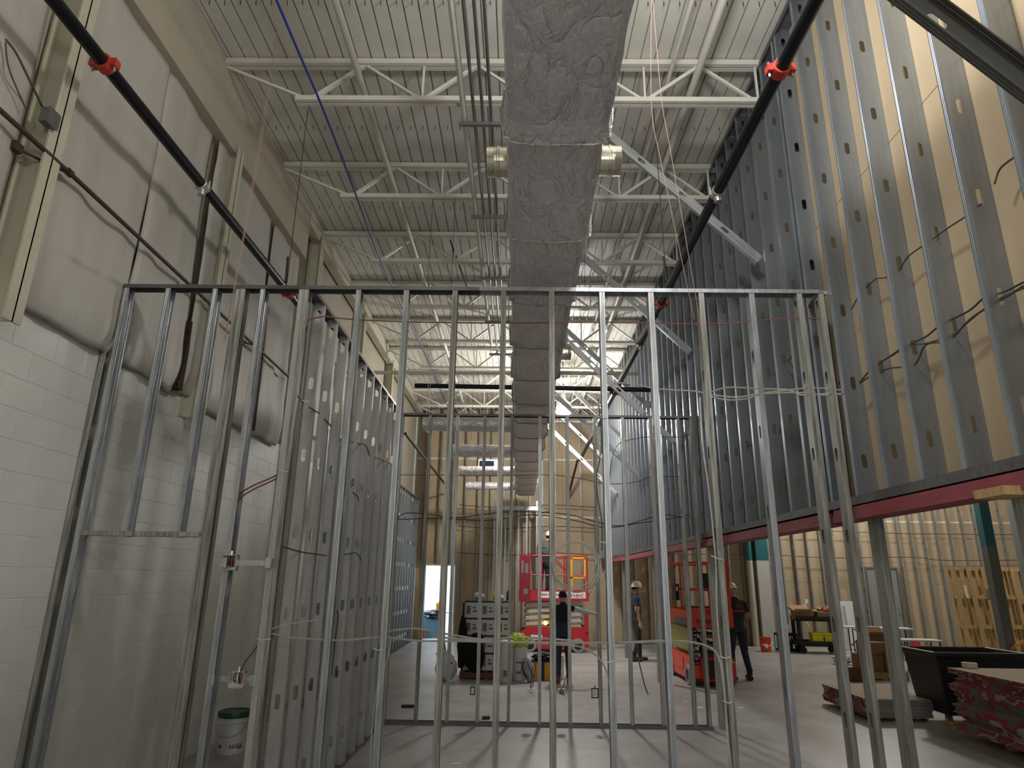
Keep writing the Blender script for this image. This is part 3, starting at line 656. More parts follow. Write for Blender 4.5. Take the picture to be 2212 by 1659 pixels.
# ================================================================== WIRING IN THE PARTITIONS
YF = 4.93
def cable(pts, label, mtl='bx', r=.0075, Y=YF, n=5, name='armoured_cable'):
    pp = [p if isinstance(p, Vector) else P(*p, Y=Y) for p in pts]
    return pipe(name, catenary(pp, n), r, mtl, label, 'cable', 6)
cable([(560, 1368), (610, 1352), (690, 1338)], 'grey cable looping to the left between the side studs near the floor', r=.006)
cable([(583, 1368), (640, 1378), (740, 1383), (822, 1376), (900, 1384), (1000, 1385), (1062, 1387), (1180, 1388), (1300, 1389), (1440, 1386)], 'longest armoured cable crossing the front stud wall at waist height')
cable([(830, 1364), (900, 1358), (980, 1372), (1060, 1384), (1120, 1388), (1200, 1392), (1262, 1400), (1306, 1440), (1322, 1530), (1322, 1658)], 'armoured cable crossing at waist height then bending down to the floor in the middle', r=.007)
cable([(935, 1376), (1040, 1382), (1110, 1376), (1200, 1381), (1260, 1387)], 'short upper armoured cable of the waist height run', r=.007)
cable([(1330, 1389), (1440, 1384), (1510, 1390), (1548, 1412), (1562, 1470), (1573, 1600), (1580, 1659)], 'armoured cable curving down beside the stud near the orange lift')
cable([(664, 692), (700, 684), (760, 690), (870, 695), (980, 697), (1083, 698), (1190, 697), (1298, 696), (1403, 698), (1512, 700), (1570, 699), (1621, 694), (1700, 688), (1760, 688), (1786, 690)], 'reddish cable running across the whole front stud wall near its top', 'bxred', .0055)
for k, q in enumerate((((1307, 838), (1330, 828), (1370, 830), (1420, 840), (1500, 845), (1530, 852)), ((1530, 849), (1572, 837), (1640, 840), (1700, 842), (1735, 854), (1790, 850), (1835, 852)), ((1530, 852), (1590, 858), (1640, 850), (1700, 843), (1760, 838), (1836, 845)), ((1530, 856), (1570, 864), (1610, 862), (1645, 852), (1720, 848), (1790, 854), (1838, 848)))):
    cable(q, ['arching armoured cable at the left end of the upper bundle', 'armoured cable on top of the upper right bundle', 'middle armoured cable of the upper right bundle', 'lowest armoured cable of the upper right bundle'][k], r=.0065)
cable([(1300, 850), (1290, 900), (1296, 980), (1310, 1100), (1320, 1240), (1316, 1400), (1330, 1540), (1326, 1659)], 'cable tied up the stud right of the hanging coil', 'bx', .006)
cable([(1292, 860), (1300, 960), (1288, 1040), (1300, 1130), (1300, 1190)], 'thin cable dropping to the hanging coil', 'bxdark', .005)
cable([(1512, 858), (1518, 960), (1530, 1050), (1545, 1200), (1550, 1340), (1566, 1500), (1572, 1659)], 'armoured cable running down the stud in front of the dark shirted man', 'bx', .0065)
cable([(845, 1376), (838, 1420), (812, 1500), (802, 1600), (800, 1659)], 'thin cable hanging down the stud left of the room opening', 'bx', .005)
cable([(1375, 1270), (1377, 1400), (1390, 1470), (1400, 1500)], 'dark cable hanging behind the stud left of the navy shirted man', 'bxdark', .006, Y=6.5)
# red striped cable into the upper box
cable([(660, 700), (640, 760), (622, 900), (610, 1010), (590, 1030), (545, 1050), (510, 1075), (500, 1120), (497, 1200)], 'red striped cable curving down from the side wall to the upper electrical box', 'bxred', .006, Y=4.97)
cable([(664, 704), (645, 760), (627, 900), (614, 1010), (594, 1035), (550, 1056), (516, 1080), (506, 1120), (500, 1200)], 'second red striped cable beside the first going to the upper electrical box', 'bxred', .006, Y=4.97)
cable([(572, 1368), (560, 1390), (545, 1410), (527, 1435), (518, 1456)], 'thin dark cable dropping to the lower electrical box', 'bxdark', .005)
# coil hanging in the front wall
C = P(1243, 1222, Y=4.88); t = thing('cable_coil', 'big round coil of armoured cable hanging in the front stud wall', 'cable coil', (C.x, C.y, C.z))
for k in range(3):
    r = .155+.011*k; dx, dz = (.007*k-.006, -.007*k+.008)
    MB().tube([(math.cos(2*PI*i/48)*r+dx, .012*(k-1.5)+.01*math.sin(2*PI*i/48*2+k), math.sin(2*PI*i/48)*r*1.0+dz) for i in range(46 if k == 0 else 49)], .0048, 6).build('loop', 'bx', t, smooth=True)
# wires through the right wall studs
def rwire(pts, label, r=.006, mtl='bxdark', X=XR+.06): return cable([P(x, y, X=X) for x, y in pts], label, mtl, r)
rwire([(1858, 826), (1880, 800), (1925, 768), (1960, 745), (1999, 728), (2035, 700), (2092, 672), (2130, 640), (2165, 632), (2210, 610)], 'upper cable of the bundle threaded through the right wall studs')
rwire([(1858, 828), (1890, 806), (1925, 795), (1975, 788), (2000, 745), (2050, 735), (2095, 690), (2140, 660), (2168, 645), (2210, 618)], 'lower cable of the bundle threaded through the right wall studs')
rwire([(1925, 770), (1965, 745), (1999, 742), (2060, 722), (2092, 695), (2150, 650), (2212, 622)], 'middle cable of the bundle threaded through the right wall studs', .005)
rwire([(1840, 668), (1855, 640), (1890, 604), (1912, 600), (1940, 585), (1963, 553), (2010, 520), (2047, 493), (2090, 465), (2120, 440)], 'thin single cable swinging up through the right wall studs', .005)
rwire([(2148, 398), (2160, 365), (2190, 340), (2212, 325)], 'short cable looping out of a stud slot at the right edge', .006)
for k, q in enumerate((((1700, 780), (1722, 765), (1704, 778), (1724, 806)), ((1668, 812), (1685, 800)), ((1745, 745), (1766, 728)), ((1812, 830), (1828, 795)), ((1765, 885), (1783, 873)), ((1683, 935), (1698, 905)), ((1615, 965), (1632, 955)))):
    rwire(list(q), ['bent wire stub poking out of the right wall studs, near the top', 'small wire stub left of the bent one', 'wire stub by the doubled stud', 'curved wire stub low beside the doubled stud', 'short wire stub under the upper bundle', 'curved wire stub in the dark part of the right wall', 'lowest wire stub in the dark part of the right wall'][k], .005)
# second wall wiring
Yb = 9.22
def c2(pts, label, r=.007, mtl='bxdark'): return cable(pts, label, mtl, r, Y=Yb)
c2([(858, 1118), (880, 1108), (930, 1112), (985, 1118), (1040, 1112), (1090, 1106), (1160, 1106), (1230, 1112), (1290, 1128), (1340, 1136), (1400, 1120), (1440, 1112), (1480, 1120)], 'dark cable across the second stud wall below its middle')
c2([(856, 1122), (950, 1120), (1060, 1124), (1150, 1112), (1240, 1124), (1310, 1140), (1380, 1130), (1440, 1122), (1490, 1112)], 'second dark cable just under the first across the second stud wall')
c2([(1150, 1235), (1148, 1180), (1152, 1125), (1170, 1108), (1200, 1106)], 'dark cable arching up beside the man on the lift')
c2([(860, 1026), (940, 1026), (1060, 1028), (1190, 1026), (1260, 1035), (1310, 1045), (1370, 1042), (1410, 1030), (1470, 1030)], 'thin cable across the second stud wall at the height of the round ducts', .005)
c2([(1318, 1130), (1318, 1020), (1330, 968), (1350, 953), (1400, 944), (1470, 944), (1490, 938)], 'thin cable arching up to the top right of the second stud wall', .005)
# side partition wiring: cable stubs through the broadside studs
for k, (q, lab) in enumerate(((((608, 1180), (650, 1192), (690, 1198), (705, 1200)), 'dark cable threading the side studs, upper left part'), (((745, 1198), (770, 1195), (780, 1210)), 'cable end hooking down between the side studs'), (((643, 856), (655, 870)), 'short dark cable stub high in the side wall'), (((668, 880), (690, 893)), 'brown cable stub beside the high one in the side wall'), (((700, 905), (716, 921)), 'dark cable stub curving right in the side wall'), (((750, 948), (762, 956)), 'small cable stub on the fourth side stud'), (((772, 958), (790, 962), (798, 984)), 'cable stub arching over to the fifth side stud'), (((810, 988), (826, 994), (845, 1002)), 'dark cable stub near the far end of the side wall'), (((762, 1064), (772, 1072), (775, 1082)), 'small curved wire in the middle of the side wall'), (((716, 1318), (730, 1325), (722, 1400), (716, 1460)), 'wire hanging down between the side studs near the floor'))):
    cable([P(x, y, X=XS+.05) for x, y in q], lab, 'bxdark', .006)
def zip_tie(x, y, x2, y2, k, Y=YF):
    a, b_ = P(x, y, Y=Y-.01), P(x2, y2, Y=Y-.03); o = MB().tube(catenary([a, (a+b_)/2+Vector((0, -.02, -.008)), b_], 3), .0035, 5).build('zip_tie', 'tie'); tag(o, k, 'tie')
for q in (((600, 1012), (622, 1020), 'white zip tie on the red striped cables'), ((645, 863), (668, 868), 'white zip tie high on the side wall corner'), ((553, 1379), (585, 1380), 'white zip tie near the lower electrical box'), ((806, 1400), (828, 1402), 'white zip tie on the stud left of the room opening'), ((1296, 1170), (1318, 1171), 'white zip tie right of the hanging coil'), ((1304, 1427), (1326, 1428), 'white zip tie low on the stud right of the coil'), ((1536, 1200), (1560, 1209), 'white zip tie left of the dark shirted man'), ((1556, 1418), (1577, 1419), 'white zip tie low on the stud left of the dark shirted man'), ((1562, 1514), (1582, 1516), 'lowest white zip tie near the orange lift'), ((1290, 900), (1312, 903), 'white zip tie under the lamp')):
    zip_tie(*q[0], *q[1], q[2])
# electrical boxes
def ebox(x, y, Y, w, h, label, style=0, bracket=None):
    p = P(x, y, Y=Y); t = thing('electrical_box', label, 'box', (p.x, p.y, p.z))
    b = MB(); w2, h2 = w/2, h/2; th = .004
    if style < 2:
        b.box(-w2, w2, .03, .034, -h2, h2).box(-w2, -w2+th, -.02, .03, -h2, h2).box(w2-th, w2, -.02, .03, -h2, h2).box(-w2, w2, -.02, .03, -h2, -h2+th).box(-w2, w2, -.02, .03, h2-th, h2)
        b.build('box_body', 'zinc', t)
        rr = MB(); k = 3 if style else 2
        for i in range(5): rr.use(i % k).tube(catenary([(-.02+.01*i, .01, h2), (-.025+.012*i, -.012, .01), (-.02+.011*i, .005, -.015-.004*i), (-.01+.008*i, -.01, .02)], 4), .0035, 5)
        rr.build('loose_wires', ['black', 'redprint', 'whiteprint'][:k], t)
    elif style == 2: b.box(-w2, w2, -.02, .03, -h2, h2).build('box_body', 'zinc', t); MB().lathe([(0, -.023), (.012, -.023), (.012, -.02)], (0, 0, 0), 10, 'y').build('knockout', 'conduit', t)
    else:
        for a in ((-w2, w2, -h2, -h2+.012), (-w2, w2, h2-.012, h2), (-w2, -w2+.012, -h2, h2), (w2-.012, w2, -h2, h2)): b.box(a[0], a[1], -.01, .0, a[2], a[3])
        b.build('mounting_ring', 'black', t); MB().box(-w2*.45, w2*.45, -.012, .02, -h2*.6, h2*.6).build('outlet', 'white', t)
    if bracket:
        x0, x1 = bracket; MB().box(x0, -w2, .028, .032, -.018, .018).build('bracket_bar', 'galv', t); MB().box(w2, x1, .028, .032, -.018, .018).build('bracket_bar', 'galv', t)
        MB().box(x0-.012, x0+.03, -.034, -.03, -.035, .035).box(x1-.03, x1+.012, -.034, -.03, -.035, .035).box(x0-.002, x0+.002, -.032, .03, -.03, .03).box(x1-.002, x1+.002, -.032, .03, -.03, .03).build('bracket_plate', 'galv', t)
    MB().tube([(0, .01, h2), (0, .01, h2+.03)], .012, 8).build('connector', 'zinc', t)
    return t
ebox(497, 1215, 4.872, .105, .105, 'open electrical box with red and black wires on the front wall', 0, (-.04, .30))
ebox(513, 1468, 4.93, .105, .105, 'shiny lower electrical box with loose wires above the bucket', 1, (-.18, .13))
ebox(1021, 1492, 9.22, .065, .10, 'black framed outlet box leftmost low in the second stud wall', 3)
ebox(1147, 1496, 9.22, .10, .10, 'blank square box low in the second stud wall with two cables above', 2)
ebox(1213, 1497, 9.22, .09, .10, 'open dark box low in the second stud wall beside the booted man', 1)
ebox(1285, 1497, 9.22, .09, .12, 'black framed box rightmost low in the second stud wall', 3)
for k, q in enumerate((((1146, 1484), (1148, 1465), (1151, 1440)), ((1150, 1484), (1153, 1465), (1158, 1430)), ((1216, 1484), (1222, 1465), (1228, 1440)))):
    c2(q, ['left cable rising from the blank low box', 'right cable rising from the blank low box', 'cable rising from the open dark low box'][k], .006)

# ================================================================== BUCKETS
def bucket(x, y, mtl, lidm, label, r=.15, h=.37, lid=True, handle=True, z=0):
    t = thing('bucket', label, 'bucket', (x, y, z))
    b = MB().lathe([(0, .0), (r*.86, 0), (r*.87, .01), (r*.95, h*.78), (r*1.05, h*.785), (r*1.05, h*.81), (r*.97, h*.82), (r*.98, h*.88), (r*1.05, h*.885), (r*1.05, h*.905), (r*.98, h*.91), (r, h), (r*.96, h), (r*.84, .012), (0, .012)], n=32).build('bucket_body', mtl, t, smooth=True)
    if lid: MB().lathe([(0, h+.012), (r*.9, h+.012), (r*.94, h+.02), (r*1.07, h+.02), (r*1.09, h+.01), (r*1.09, h-.03), (r*1.04, h-.035)], n=32).build('lid', lidm, t, smooth=True)
    if handle: MB().tube([(math.cos(a)*r*1.07, math.sin(a)*r*1.07*.9-.03, h*.84-.15*math.sin(-a)) for a in [PI+PI*i/16 for i in range(17)]], .003, 6).build('handle', 'handle', t)
    return t
t = bucket(-3.04, 7.72, 'white', 'green', 'white bucket with dark green lid on the floor by the block wall', .16, .38)
def curved_label(t, r0, a0, a1, z0, z1, mtl, name='label'):
    n = 8; vs = [(math.cos(a0+(a1-a0)*i/n)*(r0+.012*(z/.38))*1.0, math.sin(a0+(a1-a0)*i/n)*(r0+.012*(z/.38)), z) for z in (z0, z1) for i in range(n+1)]
    MB().add(vs, [(i, i+1, n+2+i, n+1+i) for i in range(n)]).build(name, mtl, t)
for a0, a1, z0, z1, m_ in ((-1.35, -.75, .06, .27, 'greyprint'), (-.75, -.35, .05, .28, 'redprint'), (-2.2, -1.9, .17, .20, 'greyprint'), (-1.85, -1.55, .17, .20, 'greyprint'), (-2.3, -1.95, .06, .09, 'blackprint'), (-2.35, -1.5, .225, .235, 'greyprint'), (-1.9, -1.45, .125, .133, 'whiteprint')):
    curved_label(t, .1395, a0, a1, z0, z1, m_, 'print')
t = bucket(6.72, 19.1, 'orange_red', 'red', 'orange red bucket on the floor in front of the white column', .15, .37, lid=False)
curved_label(t, .136, -2.0, -1.5, .10, .22, 'whiteprint')

# ================================================================== SCISSOR LIFTS
def lift(name, label, loc, rz, L, W, base_h, zp, rail, pm, sm, sections, dpm='red', wheel='grey_rubber', tyre_r=.17):
    t = thing(name, label, 'scissor lift', loc, rz); hl, hw = L/2, W/2
    b = MB()
    prof = [(-hl, .11), (-hl+.04, .09), (hl-.1, .09), (hl, .14), (hl, base_h*.82), (hl-.02, base_h), (-hl+.25, base_h), (-hl+.02, base_h*.80)]
    for s in (-1, 1):
        y0, y1 = (s*(hw-.05), s*hw); n = len(prof); vs = [(p[0], y0, p[1]) for p in prof]+[(p[0], y1, p[1]) for p in prof]
        b.add(vs, [tuple(range(n)), tuple(range(2*n-1, n-1, -1))]+[(i, (i+1) % n, n+(i+1) % n, n+i) for i in range(n)])
    b.box(-hl+.05, hl-.05, -hw+.05, hw-.05, .13, base_h*.7).box(hl-.02, hl+.015, -hw+.02, hw-.02, .14, base_h*.78).box(-hl-.015, -hl+.02, -hw+.02, hw-.02, .14, base_h*.7)
    b.box(-.3, .3, hw, hw+.012, base_h*.45, base_h*.85).box(-.3, .3, -hw-.012, -hw, base_h*.45, base_h*.85)
    b.build('chassis', pm, t)
    for sx in (-1, 1):
        for sy in (-1, 1):
            c = (sx*(hl-.27), sy*(hw-.02), tyre_r)
            w = MB().lathe([(tyre_r*.62, -.055), (tyre_r*.95, -.055), (tyre_r, -.035), (tyre_r, .035), (tyre_r*.95, .055), (tyre_r*.62, .055)], c, 24, 'y').build('wheel', wheel, t, smooth=True)
            MB().lathe([(0, -.045), (tyre_r*.62, -.05), (tyre_r*.62, .05), (0, .045)], c, 16, 'y').build('hub', 'black', w)
    z0, z1 = base_h*.8, zp-.09; dz = (z1-z0)/sections
    for k in range(sections):
        a, b_ = z0+dz*k+.02, z0+dz*(k+1)-.02
        for sy in (-1, 1):
            for f in (0, 1):
                y = sy*(hw-.12-.05*f)
                pa, pb = ((-hl+.14, y, a), (hl-.16, y, b_)) if f == 0 else ((-hl+.14, y, b_), (hl-.16, y, a))
                o = MB().bar(pa, pb, .04, dz*.62 if dz < .14 else .09).build('scissor_arm', sm, t)
        for xx in (-hl+.14, hl-.16): MB().tube([(xx, -hw+.08, a), (xx, hw-.08, a)], .022, 8).build('pivot_bar', 'black', t)
    MB().tube([(-.3, 0, z0+.02), (.35, 0, z1-.02)], .04, 10).build('lift_cylinder', 'black', t, smooth=True)
    b = MB().box(-hl-.02, hl+.02, -hw, hw, zp-.06, zp).box(-hl-.02, hl+.02, -hw-.01, -hw+.02, zp-.10, zp+.16).box(-hl-.02, hl+.02, hw-.02, hw+.01, zp-.10, zp+.16)
    b.box(-hl-.03, -hl, -hw, hw, zp-.10, zp+.16).box(hl, hl+.03, -hw, hw, zp-.10, zp+.16); b.build('platform', pm, t)
    tr = .019; zt = zp+rail; zm = zp+rail*.52
    b = MB()
    for s in (-1, 1):
        y = s*(hw-.02)
        pts = [(-hl, y, zp), (-hl, y, zt-.05), (-hl+.05, y, zt), (hl-.05, y, zt), (hl, y, zt-.05), (hl, y, zp)]
        b.tube(pts, tr, 8).tube([(-hl, y, zm), (hl, y, zm)], tr*.8, 8)
        for x in (-hl*.35, hl*.38): b.tube([(x, y, zp), (x, y, zt)], tr*.85, 8)
        b.tube([(-.02, y, zt-.02), (hl*.38, y, zm+.14), (hl*.38, y, zm)], tr*.7, 8)
    b.build('side_rail', dpm, t, smooth=True)
    b = MB()
    for s in (-1, 1):
        for z in (zt, zm): b.tube([(s*hl, -hw+.02, z), (s*hl, hw-.02, z)], tr, 8)
    b.build('end_rail', dpm, t, smooth=True)
    return t
LB1 = 'red scissor lift with raised pale arms, a man in a white hard hat on it'
L1 = lift('scissor_lift', LB1, (.92, 18.5, 0), 0, 1.78, .86, .62, 1.36, 1.05, 'red', 'cream_steel', 5)
hw = .43
MB().box(-.91, -.62, -hw-.05, -hw+.25, 1.22, 2.38).build('control_cabinet', 'dred', L1)
MB().box(-.86, -.80, -hw-.055, -hw-.05, 1.95, 2.28).box(-.76, -.68, -hw-.055, -hw-.05, 1.95, 2.2).box(-.80, -.68, -hw-.055, -hw-.05, 1.42, 1.56).build('cabinet_sticker', 'greyprint', L1)
MB().box(-.42, .84, -hw-.014, -hw-.010, 1.33, 1.49).build('name_strip', 'whiteprint', L1)
text('mec', .17, 'redprint', L1, (.58, -hw-.016, 1.41), (PI/2, 0, 0), squash=1.5)
for x0, x1 in ((-.36, -.18), (-.15, .03), (.06, .22)): MB().box(x0, x1, -hw-.016, -hw-.013, 1.40, 1.43).build('print', 'redprint', L1)
b = MB().box(.44, .50, -hw-.02, -hw+.02, 1.50, 2.36).box(.80, .85, -hw-.02, -hw+.02, 1.85, 2.36).box(.44, .85, -hw-.02, -hw+.02, 2.33, 2.38).box(.44, .85, -hw-.02, -hw+.02, 1.83, 1.87); b.build('gate', 'yellow', L1)
MB().ell((-.22, -hw-.03, .71), (.05, .04, .05), 12, 8).build('beacon', 'amber', L1, smooth=True)
MB().box(.80, .90, -hw-.02, -hw+.05, .5, 1.0).build('step_post', 'red', L1)
MB().box(-.6, -.3, -hw-.02, -hw-.01, .30, .42).box(.3, .42, -hw-.02, -hw-.01, .40, .43).build('chassis_sticker', 'whiteprint', L1)
# sheet material leaning on the lift
o = MB().bar((.0, 0, 0), (.62, .0, .92), .03, .22, (0, 1, 0)).build('aluminium_plank', 'galv', None, loc=(1.86, 18.3, 1.36)); tag(o, 'grey plank jutting out from the right side of the red lift', 'plank')

LB2 = 'orange scissor lift standing end-on with folded arms and black control boxes'
L2 = lift('scissor_lift', LB2, (3.50, 13.62, 0), PI/2+.02, 1.85, .78, .50, 1.12, 1.02, 'orange', 'cream_steel', 4, 'orange')
# local -x end faces the camera
MB().box(-.97, -.93, -.39, .39, 1.0, 1.34).build('front_panel', 'orange', L2)
text('JLG', .105, 'blackprint', L2, (-.974, .10, 1.27), (PI/2, 0, -PI/2), squash=1.25)
text('NR00043', .115, 'blackprint', L2, (-.976, .10, 1.10), (PI/2, 0, -PI/2), squash=.85)
MB().box(-.973, -.970, -.14, .34, 1.035, 1.165).build('number_plate', 'orange', L2)
MB().box(-.93, -.85, .10, .16, 1.0, 2.12).box(-.93, -.85, -.36, -.31, 1.0, 2.12).build('gate_post', 'orange', L2)
MB().box(-1.0, -.90, -.02, .20, 1.68, 1.95).build('control_box', 'black', L2)
MB().box(-.3, -.0, .395, .47, 1.45, 1.75).build('side_control_box', 'black', L2)
MB().box(-.31, -.303, .42, .455, 1.62, 1.70).build('decal', 'whiteprint', L2)
MB().box(.0, .5, .40, .405, 1.84, 2.06).box(-.7, .2, .40, .406, 1.02, 1.14).build('manual_placard', 'greyprint', L2)
MB().box(-.8, .7, .385, .40, .58, .98).build('yellow_panel', 'olive', L2)
MB().box(-.97, -.93, -.30, .22, .12, .48).build('battery_tray', 'black', L2)
MB().box(-.985, -.965, -.34, .26, .46, .50).box(-.985, -.965, -.34, .26, .10, .14).box(-.985, -.965, .22, .26, .10, .50).build('bumper_frame', 'red', L2)
MB().box(-.93, -.45, -.36, .36, 1.34, 1.36).build('tool_tray', 'black', L2)

# ================================================================== PEOPLE
def person(label, loc, rz, h, J, mats, hatm=None, hairm='hair', group=None, sleeve='shirt', arms=('shirt', 'skin'), turn=0, headtilt=(0, 0, 0), boot_h=.20):
    """J: joint overrides in a 1.75 m figure facing +y; one remeshed body surface coloured by nearest limb"""
    D = dict(pel=(0, 0, .96), wai=(0, 0, 1.09), che=(0, 0, 1.27), sho=(0, 0, 1.43), nek=(0, .0, 1.50), hed=(0, .02, 1.63),
             hipL=(-.085, 0, .92), kneL=(-.10, .02, .50), ankL=(-.105, -.02, .10), toeL=(-.125, .15, .035),
             hipR=(.085, 0, .92), kneR=(.10, .02, .50), ankR=(.105, -.02, .10), toeR=(.125, .15, .035),
             shL=(-.185, 0, 1.41), elL=(-.235, -.02, 1.13), wrL=(-.235, .07, .90), shR=(.185, 0, 1.41), elR=(.235, -.02, 1.13), wrR=(.235, .07, .90))
    D.update(J); V = {k: Vector(v) for k, v in D.items()}
    b = MB(); segs = []
    def seg(a, c, r0, r1, m, n=12):
        a, c = Vector(a), Vector(c); b.loft([a, (a+c)/2, c], [r0, tuple((x+y)/2 for x, y in zip(r0, r1)) if isinstance(r0, tuple) else (r0+r1)/2*1.03, r1], n, up=(0, 1, 0)); 
        q = r0 if isinstance(r0, (int, float)) else min(r0); segs.append((a, c, q, m))
        rr = lambda r: r if isinstance(r, (int, float)) else min(r)
        if not isinstance(r0, tuple):
            b.ell(a, (r0,)*3, 10, 8); b.ell(c, (r1,)*3, 10, 8)
    seg(V['pel']-Vector((0, 0, .09)), V['wai'], (.16, .115), (.145, .105), 'pants')
    seg(V['wai']-Vector((0, 0, .07)), V['che'], (.15, .11), (.175, .12), 'shirt'); seg(V['che'], V['sho'], (.178, .12), (.155, .085), 'shirt')
    seg(V['sho'], V['nek']+Vector((0, 0, .01)), (.15, .08), (.055, .055), 'shirt'); seg(V['nek'], V['hed']-Vector((0, 0, .03)), .054, .05, 'skin')
    for s in 'LR':
        seg(V['hip'+s], V['kne'+s], .092, .062, 'pants'); seg(V['kne'+s], V['ank'+s]+Vector((0, 0, .06)), .062, .050, 'pants')
        seg(V['ank'+s]+Vector((0, 0, .10)), V['ank'+s], .052, .048, 'boot'); 
        k = V['toe'+s]-V['ank'+s]; heel = V['ank'+s]-Vector((k.x, k.y, 0))*.35; heel.z = V['ank'+s].z-.055
        seg(heel, V['toe'+s]-Vector((0, 0, -.012)), .044, .040, 'boot')
        seg(V['sho']+(V['sh'+s]-V['sho'])*.6, V['sh'+s], .07, .062, 'shirt'); seg(V['sh'+s], V['el'+s], .056, .044, arms[0]); seg(V['el'+s], V['wr'+s], .042, .029, arms[1])
        d = (V['wr'+s]-V['el'+s]).normalized(); side = Vector((1 if s == 'L' else -1, .3, 0)); side = (side-d*side.dot(d)).normalized(); nrm = d.cross(side)
        w = V['wr'+s]; seg(w, w+d*.085, .030, .034, 'skin')
        for i, ln in enumerate((.068, .078, .072, .056)):
            o = nrm*((i-1.5)*.019); p0 = w+d*.075+o; p1 = p0+d*ln*.55+side*.008; p2 = p1+d*ln*.4+side*.022; seg(p0, p1, .0105, .010, 'skin', 8); seg(p1, p2, .010, .009, 'skin', 8)
        p0 = w+d*.03+nrm*-.028+side*.012; p1 = p0+d*.035-nrm*.022+side*.016; seg(p0, p1, .012, .0105, 'skin', 8); seg(p1, p1+d*.03+side*.012, .0105, .009, 'skin', 8)
    hd = V['hed']; hm = Matrix.Rotation(turn, 4, 'Z')
    def hp(x, y, z): return hd+hm @ Vector((x, y, z))
    a = len(b.v); b.ell((0, 0, .02), (.078, .098, .108), 20, 14).ell((0, .03, -.045), (.056, .062, .062), 14, 10).ell((0, .100, -.005), (.014, .022, .022), 8, 6).ell((0, .092, .02), (.011, .014, .03), 8, 6)
    for s in (-1, 1): b.ell((s*.080, -.005, -.005), (.012, .022, .034), 8, 6).ell((s*.032, .078, .035), (.022, .02, .012), 8, 6)
    b.ell((0, .086, -.048), (.026, .014, .010), 8, 6).ell((0, .07, -.085), (.024, .022, .02), 8, 6)
    b.xf(Matrix.Translation(hd) @ hm @ Matrix.Rotation(headtilt[0], 4, 'X'), a)
    me = b.mesh('x', 'skin'); tmp = bpy.data.objects.new('x', me); col.objects.link(tmp)
    r = tmp.modifiers.new('r', 'REMESH'); r.mode = 'VOXEL'; r.voxel_size = .0085; sm_ = tmp.modifiers.new('s', 'SMOOTH'); sm_.factor = .5; sm_.iterations = 3
    dg = bpy.context.evaluated_depsgraph_get(); body = bpy.data.meshes.new_from_object(tmp.evaluated_get(dg)); bpy.data.objects.remove(tmp); body.name = 'body'
    order = ['skin', 'shirt', 'pants', 'boot', 'sleeve']; body.materials.clear()
    for k in order: body.materials.append(M[mats.get(k, 'skin')])
    idx = []
    S = [(a, c, r_, m) for a, c, r_, m in segs]
    for p in body.polygons:
        c = p.center
        if (c-hd).length < .135 and c.z > V['nek'].z+.03: idx.append(0); continue
        best = 9; bm_ = 'skin'; bt = 0
        for a, e, r_, m in S:
            ab = e-a; tt = max(0, min(1, (c-a).dot(ab)/ab.length_squared)); dd = (c-a-ab*tt).length-r_
            if dd < best: best = dd; bm_ = m; bt = tt
        if bm_ == 'half': bm_ = 'shirt' if bt < .62 else 'skin'
        if bm_ in ('shirt',) and c.z < V['wai'].z-.10 and abs(c.x) < .2 and J.get('_x') is None: bm_ = 'pants'
        idx.append(order.index(bm_))
    body.polygons.foreach_set('material_index', idx); body.polygons.foreach_set('use_smooth', [True]*len(idx))
    s = h/1.75; t = thing('person', label, 'person', loc, rz); t.scale = (s, s, s)
    put('body', body, t)
    H = Matrix.Translation(hd) @ hm @ Matrix.Rotation(headtilt[0], 4, 'X')
    g = MB(); n = 18
    vs = []; m_ = 9
    for j in range(m_+1):
        for i in range(n):
            th = PI*.62*j/m_; ph = 2*PI*i/n; x, y, z = math.sin(th)*math.cos(ph), math.sin(th)*math.sin(ph), math.cos(th)
            if y > .45 and z < .55: z = .55-.02*j; 
            vs.append((x*.084, y*.102-.004, z*.112+.026))
    g.add(vs, [(j*n+i, (j+1)*n+i, (j+1)*n+(i+1) % n, j*n+(i+1) % n) for j in range(m_) for i in range(n)]).xf(H).build('hair', hairm, t, smooth=True)
    if hatm:
        g = MB().lathe([(.128, -.004), (.118, .004), (.115, .03), (.112, .06), (.098, .095), (.065, .122), (.03, .132), (0, .134)], (0, 0, 0), 28)
        g.lathe([(.112, .0), (.13, -.006), (.13, .0), (.112, .008)], (0, 0, 0), 28)
        g.add([(-.09, .09, .0), (.09, .09, .0), (.06, .165, -.012), (-.06, .165, -.012), (-.09, .09, .008), (.09, .09, .008), (.06, .165, -.004), (-.06, .165, -.004)], [(0, 3, 2, 1), (4, 5, 6, 7), (0, 1, 5, 4), (1, 2, 6, 5), (2, 3, 7, 6), (3, 0, 4, 7)])
        g.box(-.008, .008, -.09, .09, .118, .138)
        for i in range(len(g.v)): v = g.v[i]; g.v[i] = (v[0]*.92, v[1]*1.06, v[2]+.055)
        g.xf(H @ Matrix.Rotation(-.05, 4, 'X')).build('hard_hat', hatm, t, smooth=True)
    return t
person('man in a white hard hat and grey shirt standing on the red lift platform', (.68, 18.42, 1.362), -.5, 1.70,
       dict(elL=(-.27, .12, 1.18), wrL=(-.14, .33, 1.30), elR=(.25, .14, 1.20), wrR=(.16, .38, 1.36), che=(0, .03, 1.26), sho=(0, .08, 1.41), nek=(.0, .13, 1.48), hed=(.05, .22, 1.59), shL=(-.185, .07, 1.39), shR=(.185, .09, 1.40)),
       dict(shirt='greyshirt', pants='darkpants', boot='boots'), 'hat', arms=('half', 'skin'))
